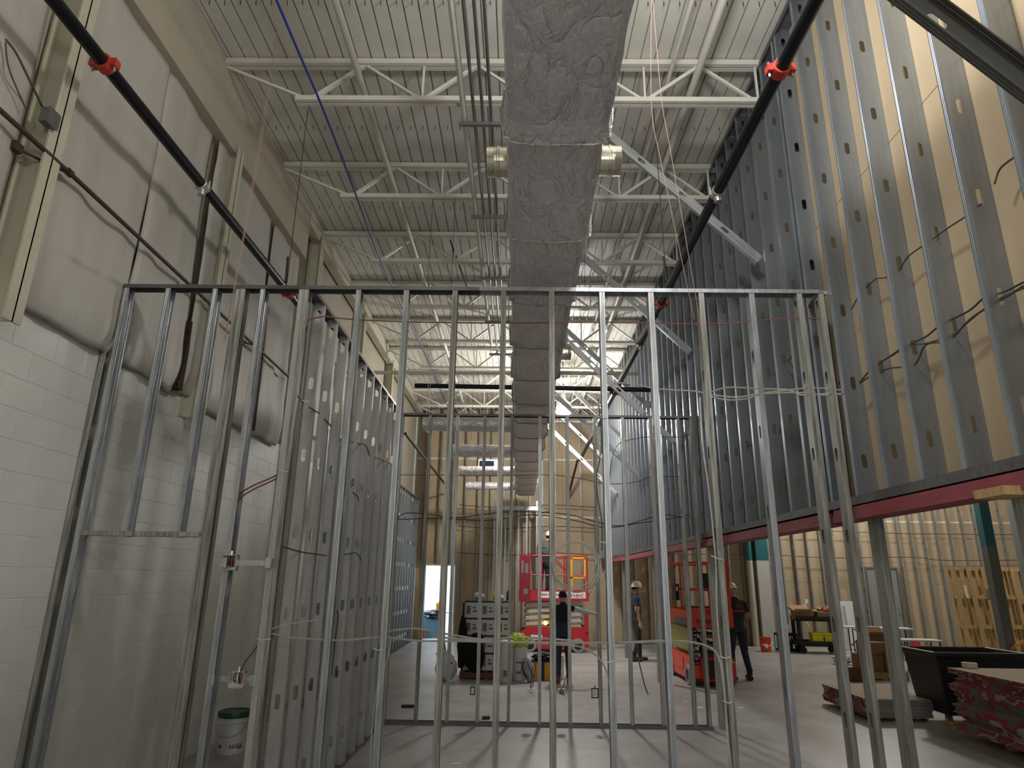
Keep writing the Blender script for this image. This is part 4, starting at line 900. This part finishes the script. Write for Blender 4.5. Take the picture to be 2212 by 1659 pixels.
person('dark haired man in a black vest with one pale sleeved arm stretched out', (.83, 12.95, 0), 0, 1.60,
       dict(elR=(.40, .05, 1.35), wrR=(.66, .08, 1.30), elL=(-.24, .05, 1.16), wrL=(-.20, .20, 1.0)),
       dict(shirt='blacktop', pants='jeans', boot='tanboots', sleeve='sleeve'), None, arms=('sleeve', 'sleeve'))
person('man in a navy shirt and hard hat walking right beyond the front studs', (2.80, 16.45, 0), -PI/2, 1.72,
       dict(elL=(-.235, -.03, 1.13), wrL=(-.24, .02, .88), elR=(.235, -.02, 1.13), wrR=(.235, .03, .88), kneL=(-.09, .05, .5), ankL=(-.10, .06, .10), toeL=(-.11, .22, .035), ankR=(.10, -.10, .10), toeR=(.11, .06, .035)),
       dict(shirt='navy', pants='darkpants', boot='boots'), 'hat', arms=('half', 'skin'))
p4 = person('man in a dark printed shirt and pale hard hat, back turned, beside the orange lift', (4.27, 13.65, 0), .28, 1.74,
       dict(elL=(-.27, .05, 1.15), wrL=(-.13, .27, 1.18), elR=(.28, .05, 1.15), wrR=(.14, .28, 1.18), hipL=(-.09, 0, .92), kneL=(-.13, .02, .50), ankL=(-.15, -.02, .1), toeL=(-.19, .14, .035), kneR=(.13, .02, .5), ankR=(.16, -.04, .1), toeR=(.20, .12, .035), hed=(-.02, .05, 1.61)),
       dict(shirt='charcoal', pants='jeans', boot='boots'), 'hat', hairm='skin', arms=('half', 'skin'), turn=.3, headtilt=(-.25,))
p4.scale.x *= 1.14
for z, w in ((1.38, .12), (1.35, .16), (1.32, .10), (1.27, .22), (1.25, .22)):
    MB().box(-w/2, w/2, -.133-.01*(z < 1.3), -.128-.01*(z < 1.3), z, z+.012).build('shirt_print', 'redprint', p4)
# ================================================================== PALLET OF PAILS AND BAGS (middle of the room)
def pallet(label, loc, rz=0, L=1.0, W=.9, mtl='wood_dark', rot=None, nb=7):
    t = thing('wooden_pallet', label, 'pallet', loc, rz)
    if rot: t.rotation_euler = rot
    for i in range(nb):
        x = -L/2+.05+(L-.1)*i/(nb-1); put('top_board', TBM.setdefault((W, mtl), MB().box(-.045, .045, -W/2, W/2, .118, .138).mesh('top_board', mtl)), t, (x, 0, random.uniform(-.002, .002)))
    for j in (-1, 0, 1): MB().box(-L/2, L/2, j*(W/2-.025)-.02, j*(W/2-.025)+.02, .022, .117).build('stringer', mtl, t)
    for i in (0, nb//2, nb-1):
        x = -L/2+.05+(L-.1)*i/(nb-1); MB().box(x-.045, x+.045, -W/2, W/2, .002, .021).build('bottom_board', mtl, t)
    return t
TBM = {}
pallet('dark worn wooden pallet under the stack of white pails', (-.60, 13.62, 0), 0, .98, .9)
def pail_mesh():
    b = MB(); w, h = .135, .30
    prof = []
    for r, z in ((.93, 0), (.96, .01), (1.0, h), ):
        pass
    def ring(s, z):
        r = []; 
        for cx, cy, a0 in ((1, 1, 0), (-1, 1, 1), (-1, -1, 2), (1, -1, 3)):
            for k in range(4): a = (a0+k/3)*PI/2; r.append((s*(w-.03)*cx+.03*math.cos(a), s*(w-.03)*cy+.03*math.sin(a), z))
        return r
    n = 16; rs = [ring(.92, 0), ring(.93, .005), ring(1.0, h*.9), ring(1.05, h*.905), ring(1.05, h*.93), ring(1, h*.94), ring(1, h)]
    vs = [p for r in rs for p in r]
    b.add(vs, [(j*n+i, j*n+(i+1) % n, (j+1)*n+(i+1) % n, (j+1)*n+i) for j in range(len(rs)-1) for i in range(n)]+[tuple(range(n-1, -1, -1))])
    me = b.mesh('pail_body', 'white')
    l = MB(); rs = [ring(1.04, h-.02), ring(1.07, h-.02), ring(1.07, h+.004), ring(1.0, h+.012)]
    l.add([p for r in rs for p in r], [(j*n+i, j*n+(i+1) % n, (j+1)*n+(i+1) % n, (j+1)*n+i) for j in range(3) for i in range(n)]+[tuple(3*n+i for i in range(n))])
    return me, l.mesh('lid', 'black')
pbm, plm = pail_mesh()
prm = MB().box(-.10, -.02, -.139, -.134, .07, .22).box(.02, .10, -.139, -.134, .10, .14).box(.02, .08, -.139, -.134, .17, .20).mesh('print', 'greyprint')
tn = ['bottom', 'second', 'third', 'top']; cn = ['left', 'middle', 'right']; first = None
for r in range(2):
    for k in range(4):
        for i in range(3):
            lab = 'white square pail with black lid, %s tier, %s column, %s row of the pallet stack' % (tn[k], cn[i], ('front', 'back')[r])
            loc = (-.905+i*.305+.006*((k*5+i) % 3), 13.42+r*.33, .142+k*.31)
            if first is None:
                first = thing('square_pail', '', 'pail', loc); put('pail_body', pbm, first); put('lid', plm, first); put('print', prm, first); o = first
            else: o = copy_tree(first); o.location = loc
            tag(o, lab, 'pail', 'white pails on the pallet')
def blob(name, loc, r, mtl, label, cat, seed=0, amp=.25, sag=0, n=22, m=16, freq=3, parent=None):
    vs = []
    for j in range(m+1):
        for i in range(n):
            th = PI*j/m; ph = 2*PI*i/n; v = Vector((math.sin(th)*math.cos(ph), math.sin(th)*math.sin(ph), math.cos(th)))
            q = 1+amp*noise.fractal(v*freq+Vector((seed, 0, 0)), 1, 2, 4); p = Vector((v.x*r[0]*q, v.y*r[1]*q, v.z*r[2]*q+r[2]))
            p.z = max(p.z, 0); k = 1+sag*(1-p.z/(2*r[2])); vs.append((p.x*k, p.y*k, p.z))
    o = MB().add(vs, [(j*n+i, (j+1)*n+i, (j+1)*n+(i+1) % n, j*n+(i+1) % n) for j in range(m) for i in range(n)]).build(name, mtl, parent, smooth=True, loc=loc)
    if label: tag(o, label, cat)
    return o
blob('plastic_bag', (-.78, 13.45, 1.394), (.10, .10, .07), 'plastic_bag', 'clear bag on the left pail at the top of the pallet stack', 'bag', 3)
blob('glove', (-.47, 13.42, 1.394), (.04, .05, .07), 'limeyellow', 'small yellow glove on top of the middle pail', 'glove', 5)
blob('plastic_bag', (-.36, 13.45, 1.394), (.07, .08, .05), 'whiteprint', 'crumpled white bag on the pail right of the yellow glove', 'bag', 6)
t = thing('spray_bottle', 'dark bottle standing on the right pail at the top of the stack', 'bottle', (-.20, 13.45, 1.394)); MB().lathe([(0, 0), (.04, 0), (.045, .02), (.045, .14), (.02, .18), (.02, .22), (0, .22)], n=14).build('bottle_body', 'black', t, smooth=True); MB().lathe([(.024, .19), (.024, .235), (0, .235)], n=12).build('cap', 'whiteprint', t)
# black jackets and bags leaning on the stack
t = thing('black_backpack', 'black backpack slumped against the left side of the pail stack', 'backpack', (-.82, 13.12, .0))
blob('pack_body', (0, 0, .14), (.17, .11, .33), 'blackbag', None, None, 8, .18, .25, parent=t); blob('top_flap', (.05, -.02, .62), (.11, .09, .10), 'blackbag', None, None, 9, .2, parent=t)
MB().tube(catenary([(-.08, -.1, .62), (-.12, -.16, .45), (-.09, -.13, .25)], 5), .015, 6).tube(catenary([(.08, -.1, .62), (.12, -.16, .45), (.1, -.13, .25)], 5), .015, 6).build('strap', 'blackbag', t)
t = thing('dark_jacket', 'dark maroon jacket hanging from a pole left of the pail stack', 'jacket', (-1.06, 13.25, 0))
blob('cloth', (0, 0, .18), (.085, .07, .46), 'maroonbag', None, None, 12, .2, .3, parent=t); MB().tube([(0, .02, 0), (0, .05, 1.35)], .014, 8).build('pole', 'blackbag', t)
t = thing('trash_bag', 'white plastic sack with a printed mark on the floor left of the pallet', 'bag', (-1.32, 12.95, 0)); blob('sack', (0, 0, 0), (.17, .15, .24), 'plastic_bag', None, None, 14, .22, .3, parent=t); blob('sack_neck', (.02, 0, .40), (.06, .05, .06), 'plastic_bag', None, None, 15, .2, parent=t)
MB().box(.04, .10, -.17, -.165, .12, .17).box(.07, .12, -.17, -.165, .30, .34).build('print', 'blackprint', t)
t = thing('push_broom', 'dark broom pole leaning in the white sack', 'broom', (-1.38, 13.1, 0)); MB().tube([(.06, -.02, .3), (-.12, .1, 1.12)], .012, 8).build('pole', 'tubblack', t); MB().box(-.15, .12, -.02, .03, .42, .47).build('broom_head', 'brown_pipe', t)
t = thing('paint_bucket', 'tall pale bucket with ribs in front of the pallet, under the lime vest', 'bucket', (.03, 13.22, 0)); MB().lathe([(0, 0), (.125, 0), (.13, .02)]+[(.132+.004*(i % 2)+.001*i, .05+i*.05) for i in range(11)]+[(.14, .60), (0, .60)], n=24).build('bucket_body', 'white', t, smooth=False); MB().box(-.06, .02, -.15, -.135, .12, .16).box(-.06, .04, -.15, -.135, .3, .33).build('print', 'greyprint', t)
t = thing('pale_drum', 'pale stacked tubs with ribs on the pallet corner behind the lime vest', 'bucket', (-.22, 13.0, 0)); MB().lathe([(0, 0), (.12, 0), (.125, .3), (.135, .31), (.12, .32), (.13, .66), (.14, .67), (.14, .70), (0, .71)], n=24).build('bucket_body', 'white', t, smooth=True); MB().box(-.05, .05, -.14, -.13, .1, .2).build('print', 'greyprint', t)
t = thing('safety_vest', 'lime yellow safety vest draped over the pale bucket', 'vest', (.0, 13.14, .575))
blob('cloth', (0, 0, 0), (.18, .14, .12), 'hiviz', None, None, 20, .35, .2, parent=t, freq=4); blob('hanging_side', (-.19, -.02, -.14), (.07, .06, .13), 'hiviz', None, None, 22, .35, parent=t)
t = thing('grey_backpack', 'grey backpack leaning between the pale bucket and the yellow tool box', 'backpack', (.24, 12.98, 0)); t.rotation_euler = (0, -.25, 0)
blob('pack_body', (0, 0, 0), (.10, .09, .21), 'greybag', None, None, 25, .12, .1, parent=t); MB().tube(catenary([(-.05, -.08, .38), (-.10, -.11, .26), (-.05, -.10, .1)], 5), .012, 6).build('strap', 'charcoal', t); MB().tube(catenary([(.01, -.09, .36), (.04, -.11, .2), (.06, -.10, .06)], 5), .006, 5).build('zip', 'charcoal', t)
t = thing('tool_box', 'yellow tool tub heaped with dark tools and leads', 'tool box', (.46, 13.35, 0)); MB().add([(-.17,-.13,0),(.17,-.13,0),(.17,.13,0),(-.17,.13,0),(-.21,-.16,.32),(.21,-.16,.32),(.21,.16,.32),(-.21,.16,.32)], [(0,3,2,1),(0,1,5,4),(1,2,6,5),(2,3,7,6),(3,0,4,7),(4,5,6,7)]).build('tub', 'yellow', t)
MB().box(-.22, .22, -.17, .17, .31, .335).box(-.03, .03, -.168, -.15, .0, .31).build('rim', 'black', t)
blob('tool_heap', (0, 0, .33), (.19, .14, .07), 'tubblack', None, None, 30, .5, parent=t, freq=5); blob('rag', (.02, -.05, .42), (.06, .05, .035), 'card', None, None, 31, .4, parent=t)
t = bucket(.74, 13.55, 'white', 'black', 'white bucket right of the yellow tool tub', .15, .38, lid=False, handle=False); MB().tube([(-.14, -.05, .40), (.12, .0, .37)], .012, 6).build('trowel', 'black', t)
# tools on floor, papers
for k, (x, y, w, lab) in enumerate(((1050, 1553, .05, 'dark block lying on the floor behind the second stud wall'), (882, 1528, .10, 'flat dark offcut on the floor at the left'))):
    p = P(x, y, Z=0); o = MB().box(-w, w, -.03, .03, .001, .035).build('offcut', 'black', None, loc=(p.x, p.y, 0)); o.rotation_euler.z = .1; tag(o, lab, 'offcut')
for k, (x, y, lab) in enumerate(((985, 1650, 'white paper scrap on the floor between front studs'), (1756, 1529, 'white paper scrap on the floor left of the low board stack'), (1512, 1529, 'pale smear scrap beside the second stud wall'), (1600, 1529, 'small pale scrap on the floor right of the cables'), (1265, 1526, 'tiny white scrap in the middle of the floor'), (1480, 1515, 'scrap left of the orange lift on the floor'), (1250, 1462, 'tiny scrap near the booted man'))):
    p = P(x, y, Z=0); s = .045 if k < 3 else .03; o = MB().add([(-s,-.02,.002),(s,-.03,.003),(s*.9,.03,.006),(-s,.025,.002),(-s,-.02,.001),(s,-.03,.001),(s*.9,.03,.001),(-s,.025,.001)], [(0,1,2,3),(7,6,5,4),(0,4,5,1),(1,5,6,2),(2,6,7,3),(3,7,4,0)]).build('paper_scrap', 'tape', None, loc=(p.x, p.y, 0)); tag(o, lab, 'scrap')
# bright doorway: bins and table beyond
t = thing('rubbish_bin', 'blue bin lined with a dark bag in the bright doorway', 'bin', (-2.75, 21.9, 0)); MB().box(-.25, .25, -.2, .2, 0, .62).build('bin_body', 'bluebin', t); blob('liner', (0, 0, .48), (.31, .26, .17), 'darkbag', None, None, 40, .3, .2, parent=t)
o = MB().lathe([(0, 0), (.07, 0), (.07, .22), (.03, .27), (0, .27)], n=12).build('yellow_jug', 'yellow', None, loc=(-2.56, 21.62, .0)); o.location.z = .80; o.location.y = 21.85; tag(o, 'yellow jug on top of the lined bin', 'jug')
t = thing('folding_table', 'pale folding table in the bright doorway', 'table', (-2.05, 22.6, 0)); MB().box(-.45, .45, -.5, .35, .72, .75).build('tabletop', 'white', t)
for x in (-.38, .38): MB().tube([(x, -.42, 0), (x, -.42, .72)], .014, 8).tube([(x, .28, 0), (x, .28, .72)], .014, 8).tube([(x, -.42, .16), (x, .28, .16)], .012, 8).build('leg', 'black', t)
bucket(-2.98, 21.55, 'redprint', 'red', 'small red and white tub on the doorway floor', .12, .26, lid=False, handle=False)

# ================================================================== RIGHT HAND ROOM
# teal and white columns at the back wall
t = thing('painted_column', 'square steel column, teal above and white below, at the back wall behind the orange bucket', 'column', (7.30, 20.5, 0))
MB().box(-.17, .19, -.12, .12, 2.43, 3.9).build('teal_upper', 'teal', t); MB().box(-.17, .19, -.12, .12, 0, 2.43).build('white_lower', 'white_col', t)
pipe('drain_pipe', [(6.98, 20.55, 0), (6.98, 20.55, 2.43)], .10, 'cream', 'cream round pipe beside the teal and white column', 'pipe', 16)
pipe('drain_pipe', [(6.98, 20.55, 2.43), (6.98, 20.55, 4.2)], .10, 'teal', 'teal round pipe above the cream pipe at the back wall', 'pipe', 16)
t = thing('painted_column', 'dark steel column with a teal top standing by the leaning pallets', 'column', (10.55, 15.2, 0))
MB().box(-.12, .10, -.1, .1, 2.65, 7.0).build('teal_upper', 'teal', t); MB().box(-.12, .10, -.1, .1, 0, 2.65).build('grey_lower', 'conduit', t)
o = MB().box(-.06, .06, -.1, .1, 0, 7).build('steel_column', 'greydoor', None, loc=(11.25, 15.2, 0)); tag(o, 'thin grey column right of the dark teal-topped one', 'column')
t = thing('brown_rail', 'brown steel rail at the right edge by the pallets', 'rail', (0, 0, 0)); MB().box(11.2, 13.5, 15.35, 15.45, 1.22, 1.42).build('rail_beam', 'brown_col', t); MB().box(12.9, 13.1, 15.35, 15.45, 0, 1.22).build('rail_post', 'brown_col', t)
# thin conduits on the back wall
pipe('wall_cable', catenary([(2.7, 20.7, 3.35), (6, 20.7, 3.33), (9, 20.7, 3.36), (12, 20.7, 3.30), (16, 20.7, 3.33)], 5), .012, 'bxdark', 'long thin cable across the back wall under the white seam', 'cable', 5)
pipe('wall_cable', catenary([(2.7, 20.7, 2.55), (7, 20.7, 2.62), (9.5, 20.7, 2.55), (12, 20.7, 2.60), (13, 20.7, 2.52), (16, 20.7, 2.58)], 5), .012, 'bxdark', 'lower long thin cable across the back wall', 'cable', 5)
for k, z in enumerate((3.35, 2.55, 4.0)): pipe('wall_cable', catenary([(-1.9, 20.7, z), (-.5, 20.7, z-.06), (1, 20.7, z+.03), (2.4, 20.7, z-.02)], 5), .012, 'bxdark', ['cable across the back wall behind the man on the lift', 'lower cable across the back wall behind the red lift', 'upper cable across the left part of the back wall'][k], 'cable', 5)
p = P(1845, 1243, Y=20.65); t = thing('electrical_box', 'brown box fixed high on the back wall left of the grey door', 'box', (p.x, 20.68, p.z)); MB().box(-.08, .08, -.05, .05, -.14, .14).build('box_body', 'card', t); MB().tube([(0, 0, .14), (-.01, 0, .9)], .015, 6).build('conduit', 'conduit', t)
p = P(1743, 1299, Y=20.65); t = thing('electrical_box', 'small white outlet box on the back wall above the cart', 'box', (p.x, 20.72, p.z)); MB().box(-.06, .06, -.02, .02, -.06, .06).box(-.03, .03, -.03, -.02, -.03, .03).build('box_body', 'white', t)
pipe('power_lead', catenary([(p.x, 20.66, p.z), (p.x-.25, 20.5, p.z-.35), (p.x-.1, 20.4, p.z-.7)], 6), .012, 'tape', 'pale lead drooping from the outlet box to the cart', 'cable', 6)
# tool cart
C0 = (8.05, 18.95)
t = thing('tool_cart', 'black two-shelf tool cart holding cardboard boxes in front of the back wall', 'cart', (C0[0], C0[1], 0), -.12)
def tray(z): return MB().box(-.55, .55, -.3, .3, z, z+.03).box(-.55, .55, -.3, -.27, z, z+.12).box(-.55, .55, .27, .3, z, z+.12).box(-.55, -.52, -.3, .3, z, z+.12).box(.52, .55, -.3, .3, z, z+.12)
tray(.20).build('lower_tray', 'black', t); tray(.82).build('upper_tray', 'black', t)
for x in (-.5, .5):
    for y in (-.25, .25): MB().box(x-.045, x+.045, y-.03, y+.03, .2, .9).build('post', 'black', t)
for x in (-.42, .42):
    for y in (-.22, .22): w = MB().lathe([(0, -.025), (.085, -.025), (.09, 0), (.085, .025), (0, .025)], (x, y, .09), 16, 'y').build('caster', 'rubber', t); MB().box(x-.03, x+.03, y-.035, y+.035, .12, .21).build('fork', 'black', w)
def carton(x, y, z, w, d, h, label, open_=False, rz=0, mtl='card', group=None, name='cardboard_box'):
    t = thing(name, label, 'box', (x, y, z), rz, group); w2, d2 = w/2, d/2
    b = MB().box(-w2, w2, -d2, -d2+.006, 0, h).box(-w2, w2, d2-.006, d2, 0, h).box(-w2, -w2+.006, -d2+.006, d2-.006, 0, h).box(w2-.006, w2, -d2+.006, d2-.006, 0, h).box(-w2, w2, -d2, d2, 0, .006)
    if not open_: b.box(-w2, w2, -d2, -.002, h, h+.005).box(-w2, w2, .002, d2, h, h+.005)
    b.build('carton', mtl, t)
    if open_:
        f = min(w, d)*.42
        MB().bar((0, -d2, h), (0, -d2-f*.8, h+f*.35), w, .005, (0, 0, 1)).build('flap', 'card_light', t); MB().bar((0, d2, h), (0, d2+f*.5, h+f*.8), w, .005, (0, 0, 1)).build('flap', 'card_light', t)
        MB().bar((-w2, 0, h), (-w2-f*.7, 0, h+f*.5), d, .005, (0, 0, 1)).build('flap', 'card_light', t); MB().bar((w2, 0, h), (w2+f*.8, 0, h+f*.2), d, .005, (0, 0, 1)).build('flap', 'card_light', t)
    else: MB().box(-.02, .02, -d2-.001, d2+.001, h+.005, h+.006).build('tape', 'tape', t)
    return t
carton(7.72, 18.95, .855, .46, .4, .22, 'large open cardboard box on the upper tray of the black cart', True, -.15)
carton(8.22, 18.85, .855, .30, .3, .20, 'closed cardboard box on the upper tray of the cart', False, -.1)
carton(8.42, 19.08, .855, .26, .25, .22, 'open box with a red rag at the right end of the cart', True)
blob('rag', (8.40, 19.0, 1.02), (.07, .06, .06), 'coupling', 'red rag sticking out of the box on the cart', 'rag', 50)
blob('rag', (8.46, 19.12, 1.06), (.12, .1, .07), 'card', 'brown paper bag crumpled on the right box of the cart', 'bag', 51)
t = thing('tool_case', 'bright yellow case on the lower tray of the cart', 'case', (8.15, 18.85, .235), -.1); MB().box(-.27, .22, -.16, .16, 0, .25).build('case_body', 'limeyellow', t); MB().box(-.28, .23, -.17, .17, .25, .29).build('case_lid', 'limeyellow', t); MB().box(.0, .03, -.165, -.16, .02, .2).build('strap', 'black', t)
t = thing('milk_crate', 'dark crate of bottles standing left of the cart', 'crate', (7.42, 19.45, 0)); b = MB()
for s in (-1, 1): b.box(-.24, .24, s*.2-.008, s*.2+.008, 0, .06).box(-.24, .24, s*.2-.008, s*.2+.008, .40, .46).box(s*.24-.008, s*.24+.008, -.2, .2, 0, .06).box(s*.24-.008, s*.24+.008, -.2, .2, .40, .46)
for i in range(7): b.box(-.24+i*.08-.01, -.24+i*.08+.01, -.205, -.195, .05, .41).box(-.24+i*.08-.01, -.24+i*.08+.01, .195, .205, .05, .41)
b.box(-.24, .24, -.2, .2, 0, .02).build('crate_body', 'tubblack', t)
for i in range(4):
    q = MB().lathe([(0, 0), (.035, 0), (.035, .20), (.014, .27), (.014, .31), (0, .31)], n=12).build('bottle', 'blackprint' if i % 2 else 'conduit', None, loc=(7.29+i*.09, 19.45, .025), smooth=True); tag(q, '%s slim bottle in the dark crate left of the cart' % ('leftmost', 'second', 'third', 'rightmost')[i], 'bottle', 'bottles in the dark crate')
o = MB().box(-.06, .06, -.05, .05, 0, .16).box(-.02, .02, -.02, .02, .16, .22).build('paint_can', 'white', None, loc=(7.55, 19.6, .462)); tag(o, 'small white can on the dark crate', 'can')
# white panels and folding table
t = thing('white_panel', 'white moulded door panel leaning against the back wall behind the table', 'panel', (9.62, 20.05, .01)); t.rotation_euler = (-.10, 0, -.08)
b = MB().box(-.33, .33, -.02, .02, 0, 1.30); b.build('panel_board', 'white', t)
for x in (-.17, .17):
    MB().loft([(x, -.022, .10), (x, -.022, 1.18)], [(.09, .012), (.09, .012)], 12).build('raised_moulding', 'whiteprint', t)
MB().box(-.36, -.33, -.03, .03, 0, 1.30).build('edge_frame', 'black', t)
t = thing('white_panel', 'second white panel leaning behind the first one', 'panel', (9.52, 20.22, .01)); t.rotation_euler = (-.09, 0, -.05); MB().box(-.36, .33, -.015, .015, 0, 1.30).build('panel_board', 'whiteprint', t)
t = thing('folding_table', 'white folding table near the leaning panels', 'table', (9.15, 17.9, 0), -.25); MB().box(-.78, .78, -.3, .3, .715, .745).build('tabletop', 'white', t); MB().ell((-.35, -.05, .748), (.18, .07, .006), 14, 6).build('stain_mat', 'black', t)
for x in (-.6, .6): MB().tube([(x, -.24, 0), (x, -.24, .71)], .014, 8).tube([(x, .24, 0), (x, .24, .71)], .014, 8).tube([(x, -.24, .3), (x, .24, .3)], .012, 8).tube([(x, 0, .3), (x*.3, 0, .7)], .012, 8).build('leg', 'black', t)
t = thing('folding_table', 'end of another white table behind the front studs at right', 'table', (8.75, 15.45, 0), -.1); MB().box(-.4, .45, -.25, .25, .62, .65).build('tabletop', 'white', t)
for x in (-.34, .38): MB().tube([(x, -.2, 0), (x, -.2, .62)], .014, 8).tube([(x, .2, 0), (x, .2, .62)], .014, 8).build('leg', 'black', t)
o = blob('tarpaulin', (8.05, 16.2, 0), (.36, .3, .17), 'tubblack', 'dark crumpled tarpaulin heap on the floor behind the boxes', 'tarpaulin', 60, .45)
o = blob('plastic_bag', (7.55, 16.5, 0), (.2, .16, .10), 'plastic_bag', 'clear plastic heap on the floor left of the dark tarpaulin', 'bag', 61, .4)
o = MB().lathe([(0, 0), (.12, 0), (.12, .26), (0, .26)], n=16).build('red_extinguisher', 'coupling', None, loc=(11.35, 20.1, .02)); tag(o, 'red canister on the floor by the grey door', 'canister')
# boxes on a pallet behind the low board stack
pallet('pale wooden pallet under the cardboard boxes', (7.15, 14.35, 0), .1, 1.0, .8, 'wood')
carton(7.05, 14.3, .14, .42, .4, .30, 'large closed cardboard box on the pallet, lower left', False, .1)
carton(7.46, 14.25, .14, .36, .4, .36, 'cardboard box on the pallet with a pale strap, lower right', False, .05)
carton(7.18, 14.30, .452, .44, .38, .22, 'worn cardboard box on top of the lower left one', False, .12)
carton(7.50, 14.75, .14, .5, .36, .66, 'tall open box with torn flaps behind the others', True)
t = thing('wood_crate', 'dark red wooden crate on the floor left of the boxes', 'crate', (6.62, 13.85, 0), .1)
for k in range(3): MB().box(-.22, .22, -.16, -.145, .002+k*.075, .068+k*.075).build('slat', 'wood_dark', t); MB().box(-.22, .22, .145, .16, .002+k*.075, .068+k*.075).build('slat', 'wood_dark', t); MB().box(-.235, -.22, -.16, .16, .002+k*.075, .068+k*.075).build('slat', 'wood_dark', t); MB().box(.22, .235, -.16, .16, .002+k*.075, .068+k*.075).build('slat', 'wood_dark', t)
# gypsum board stacks
def boards(X0, X1, Y0, Y1, z0, n, th, gname, words, jag, seed):
    rnd = random.Random(seed)
    me = None
    for k in range(n):
        dx = jag*(math.sin(k*.55+seed)*.8+rnd.uniform(-.35, .35)); dy = jag*.6*rnd.uniform(-1, 1)
        b = MB(); w, l = (X1-X0), (Y1-Y0)
        if me is None:
            b.box(-w/2+.002, w/2, -l/2, l/2, 0, th*.95)
            top = b.mesh('board_core', 'gyp'); 
            top.materials.append(M['gyp_edge']); top.polygons.foreach_set('material_index', [0, 0, 1, 1, 1, 1])
            me = top; eg = MB().box(-w/2-.001, -w/2+.002, -l/2, l/2, .001, th*.94).mesh('edge_tape', 'gyp_red')
        if k == 0: lab = words[0]
        elif k == n-1: lab = words[1]
        else: lab = words[2]
        t = thing('gypsum_board', lab, 'board', ((X0+X1)/2+dx, (Y0+Y1)/2+dy, z0+k*th), 0, gname)
        put('board_core', me, t); put('edge_tape', eg, t)
        eg = eg if k % 2 == 0 else eg
boards(4.80, 5.70, 9.92, 11.27, .05, 14, .0165, 'boards in the low stack', ('lowest gypsum board of the low stack', 'tan faced top gypsum board of the low stack left of the black tub', 'gypsum board inside the low stack left of the black tub'), .018, 3)
boards(5.46, 6.68, 6.15, 8.98, .10, 34, .0208, 'boards in the near stack', ('lowest gypsum board of the tall stack in the bottom right corner', 'tan faced top gypsum board of the tall stack with a tape roll on it', 'red edged gypsum board inside the tall stack in the bottom right corner'), .06, 5)
for k, (x0, x1, ys_, z) in enumerate(((4.95, 5.5, (10.2, 11.0), .048), (5.62, 6.5, (6.6, 8.4), .098))):
    for y in ys_: o = MB().box(x0, x1, y-.06, y+.06, 0, z).build('spacer_block', 'wood'); tag(o, ['wooden spacer under the low board stack, %s end', 'wooden spacer under the tall board stack, %s end'][k] % ('near' if y == ys_[0] else 'far'), 'spacer', 'board stack spacers')
p = P(2095, 1440, Z=.82); t = thing('tape_roll', 'cream roll of joint tape on top of the tall board stack', 'tape roll', (p.x, p.y, .811)); MB().lathe([(.045, 0), (.085, 0), (.085, .055), (.045, .055), (.045, 0)], n=28).build('roll', 'tape', t, smooth=True)
# black tub truck
t = thing('tub_truck', 'large charcoal plastic tub on casters behind the tall board stack', 'tub', (6.24, 9.95, 0))
b = MB(); o_ = [(-.62, -.42), (.62, -.42), (.62, .42), (-.62, .42)]
def rr(sx, sy, z): return [(x*sx, y*sy, z) for x, y in o_]
L_ = [rr(.84, .84, .14), rr(.97, .97, .86), rr(1.06, 1.08, .87), rr(1.06, 1.08, .93), rr(.98, .98, .94), rr(.94, .94, .86), rr(.80, .80, .18)]
b.add([p for r in L_ for p in r], [(j*4+i, j*4+(i+1) % 4, (j+1)*4+(i+1) % 4, (j+1)*4+i) for j in range(6) for i in range(4)]+[(3, 2, 1, 0), (24, 25, 26, 27)])
tb_ = b.build('tub_body', 'tubblack', t); md = tb_.modifiers.new('b', 'BEVEL'); md.width = .02; md.segments = 3; md.limit_method = 'ANGLE'
for x in (-.5, .5):
    for y in (-.3, .3): w = MB().lathe([(0, -.025), (.05, -.025), (.06, 0), (.05, .025), (0, .025)], (x, y, .06), 14, 'y').build('caster', 'card_light', t); MB().box(x-.03, x+.03, y-.035, y+.035, .08, .15).build('fork', 'conduit', w)
# tall pallets leaning in the right background
for k, (x, y, rz, lab) in enumerate(((11.70, 17.25, .12, 'tall pale pallet leaning upright behind the black tub'), (12.2, 17.62, .04, 'second tall pallet standing behind the first'))):
    t = thing('wooden_pallet', lab, 'pallet', (x, y, 0), rz, 'tall pallets leaning on the right')
    t.rotation_euler = (-.06, 0, rz)
    for z in (.06, .78, 1.48, 2.16): MB().box(-.85, .85, -.10, -.02, z, z+.09).build('stringer', 'wood', t)
    for i in range(9):
        x_ = -.80+i*.2+random.uniform(-.02, .02); MB().box(x_-.05, x_+.05, -.12, -.102, .01, 2.25).build('front_slat', 'wood', t) if i % 2 == 0 else None
        MB().box(x_-.05, x_+.05, -.018, .0, .01, 2.25).build('back_slat', 'wood', t)
    if k == 0: MB().box(-.02, .2, -.13, -.121, 1.48, 1.72).build('paper_label', 'greyprint', t); MB().box(-.62, -.54, -.13, -.121, 1.5, 1.8).build('sticker', 'whiteprint', t)
pipe('tie_strap', [P(2148, 1425, Y=15.9), P(2212, 1384, Y=14.6)], .03, 'yellow', 'yellow strap slanting up to the right edge beside the columns', 'strap', 6)
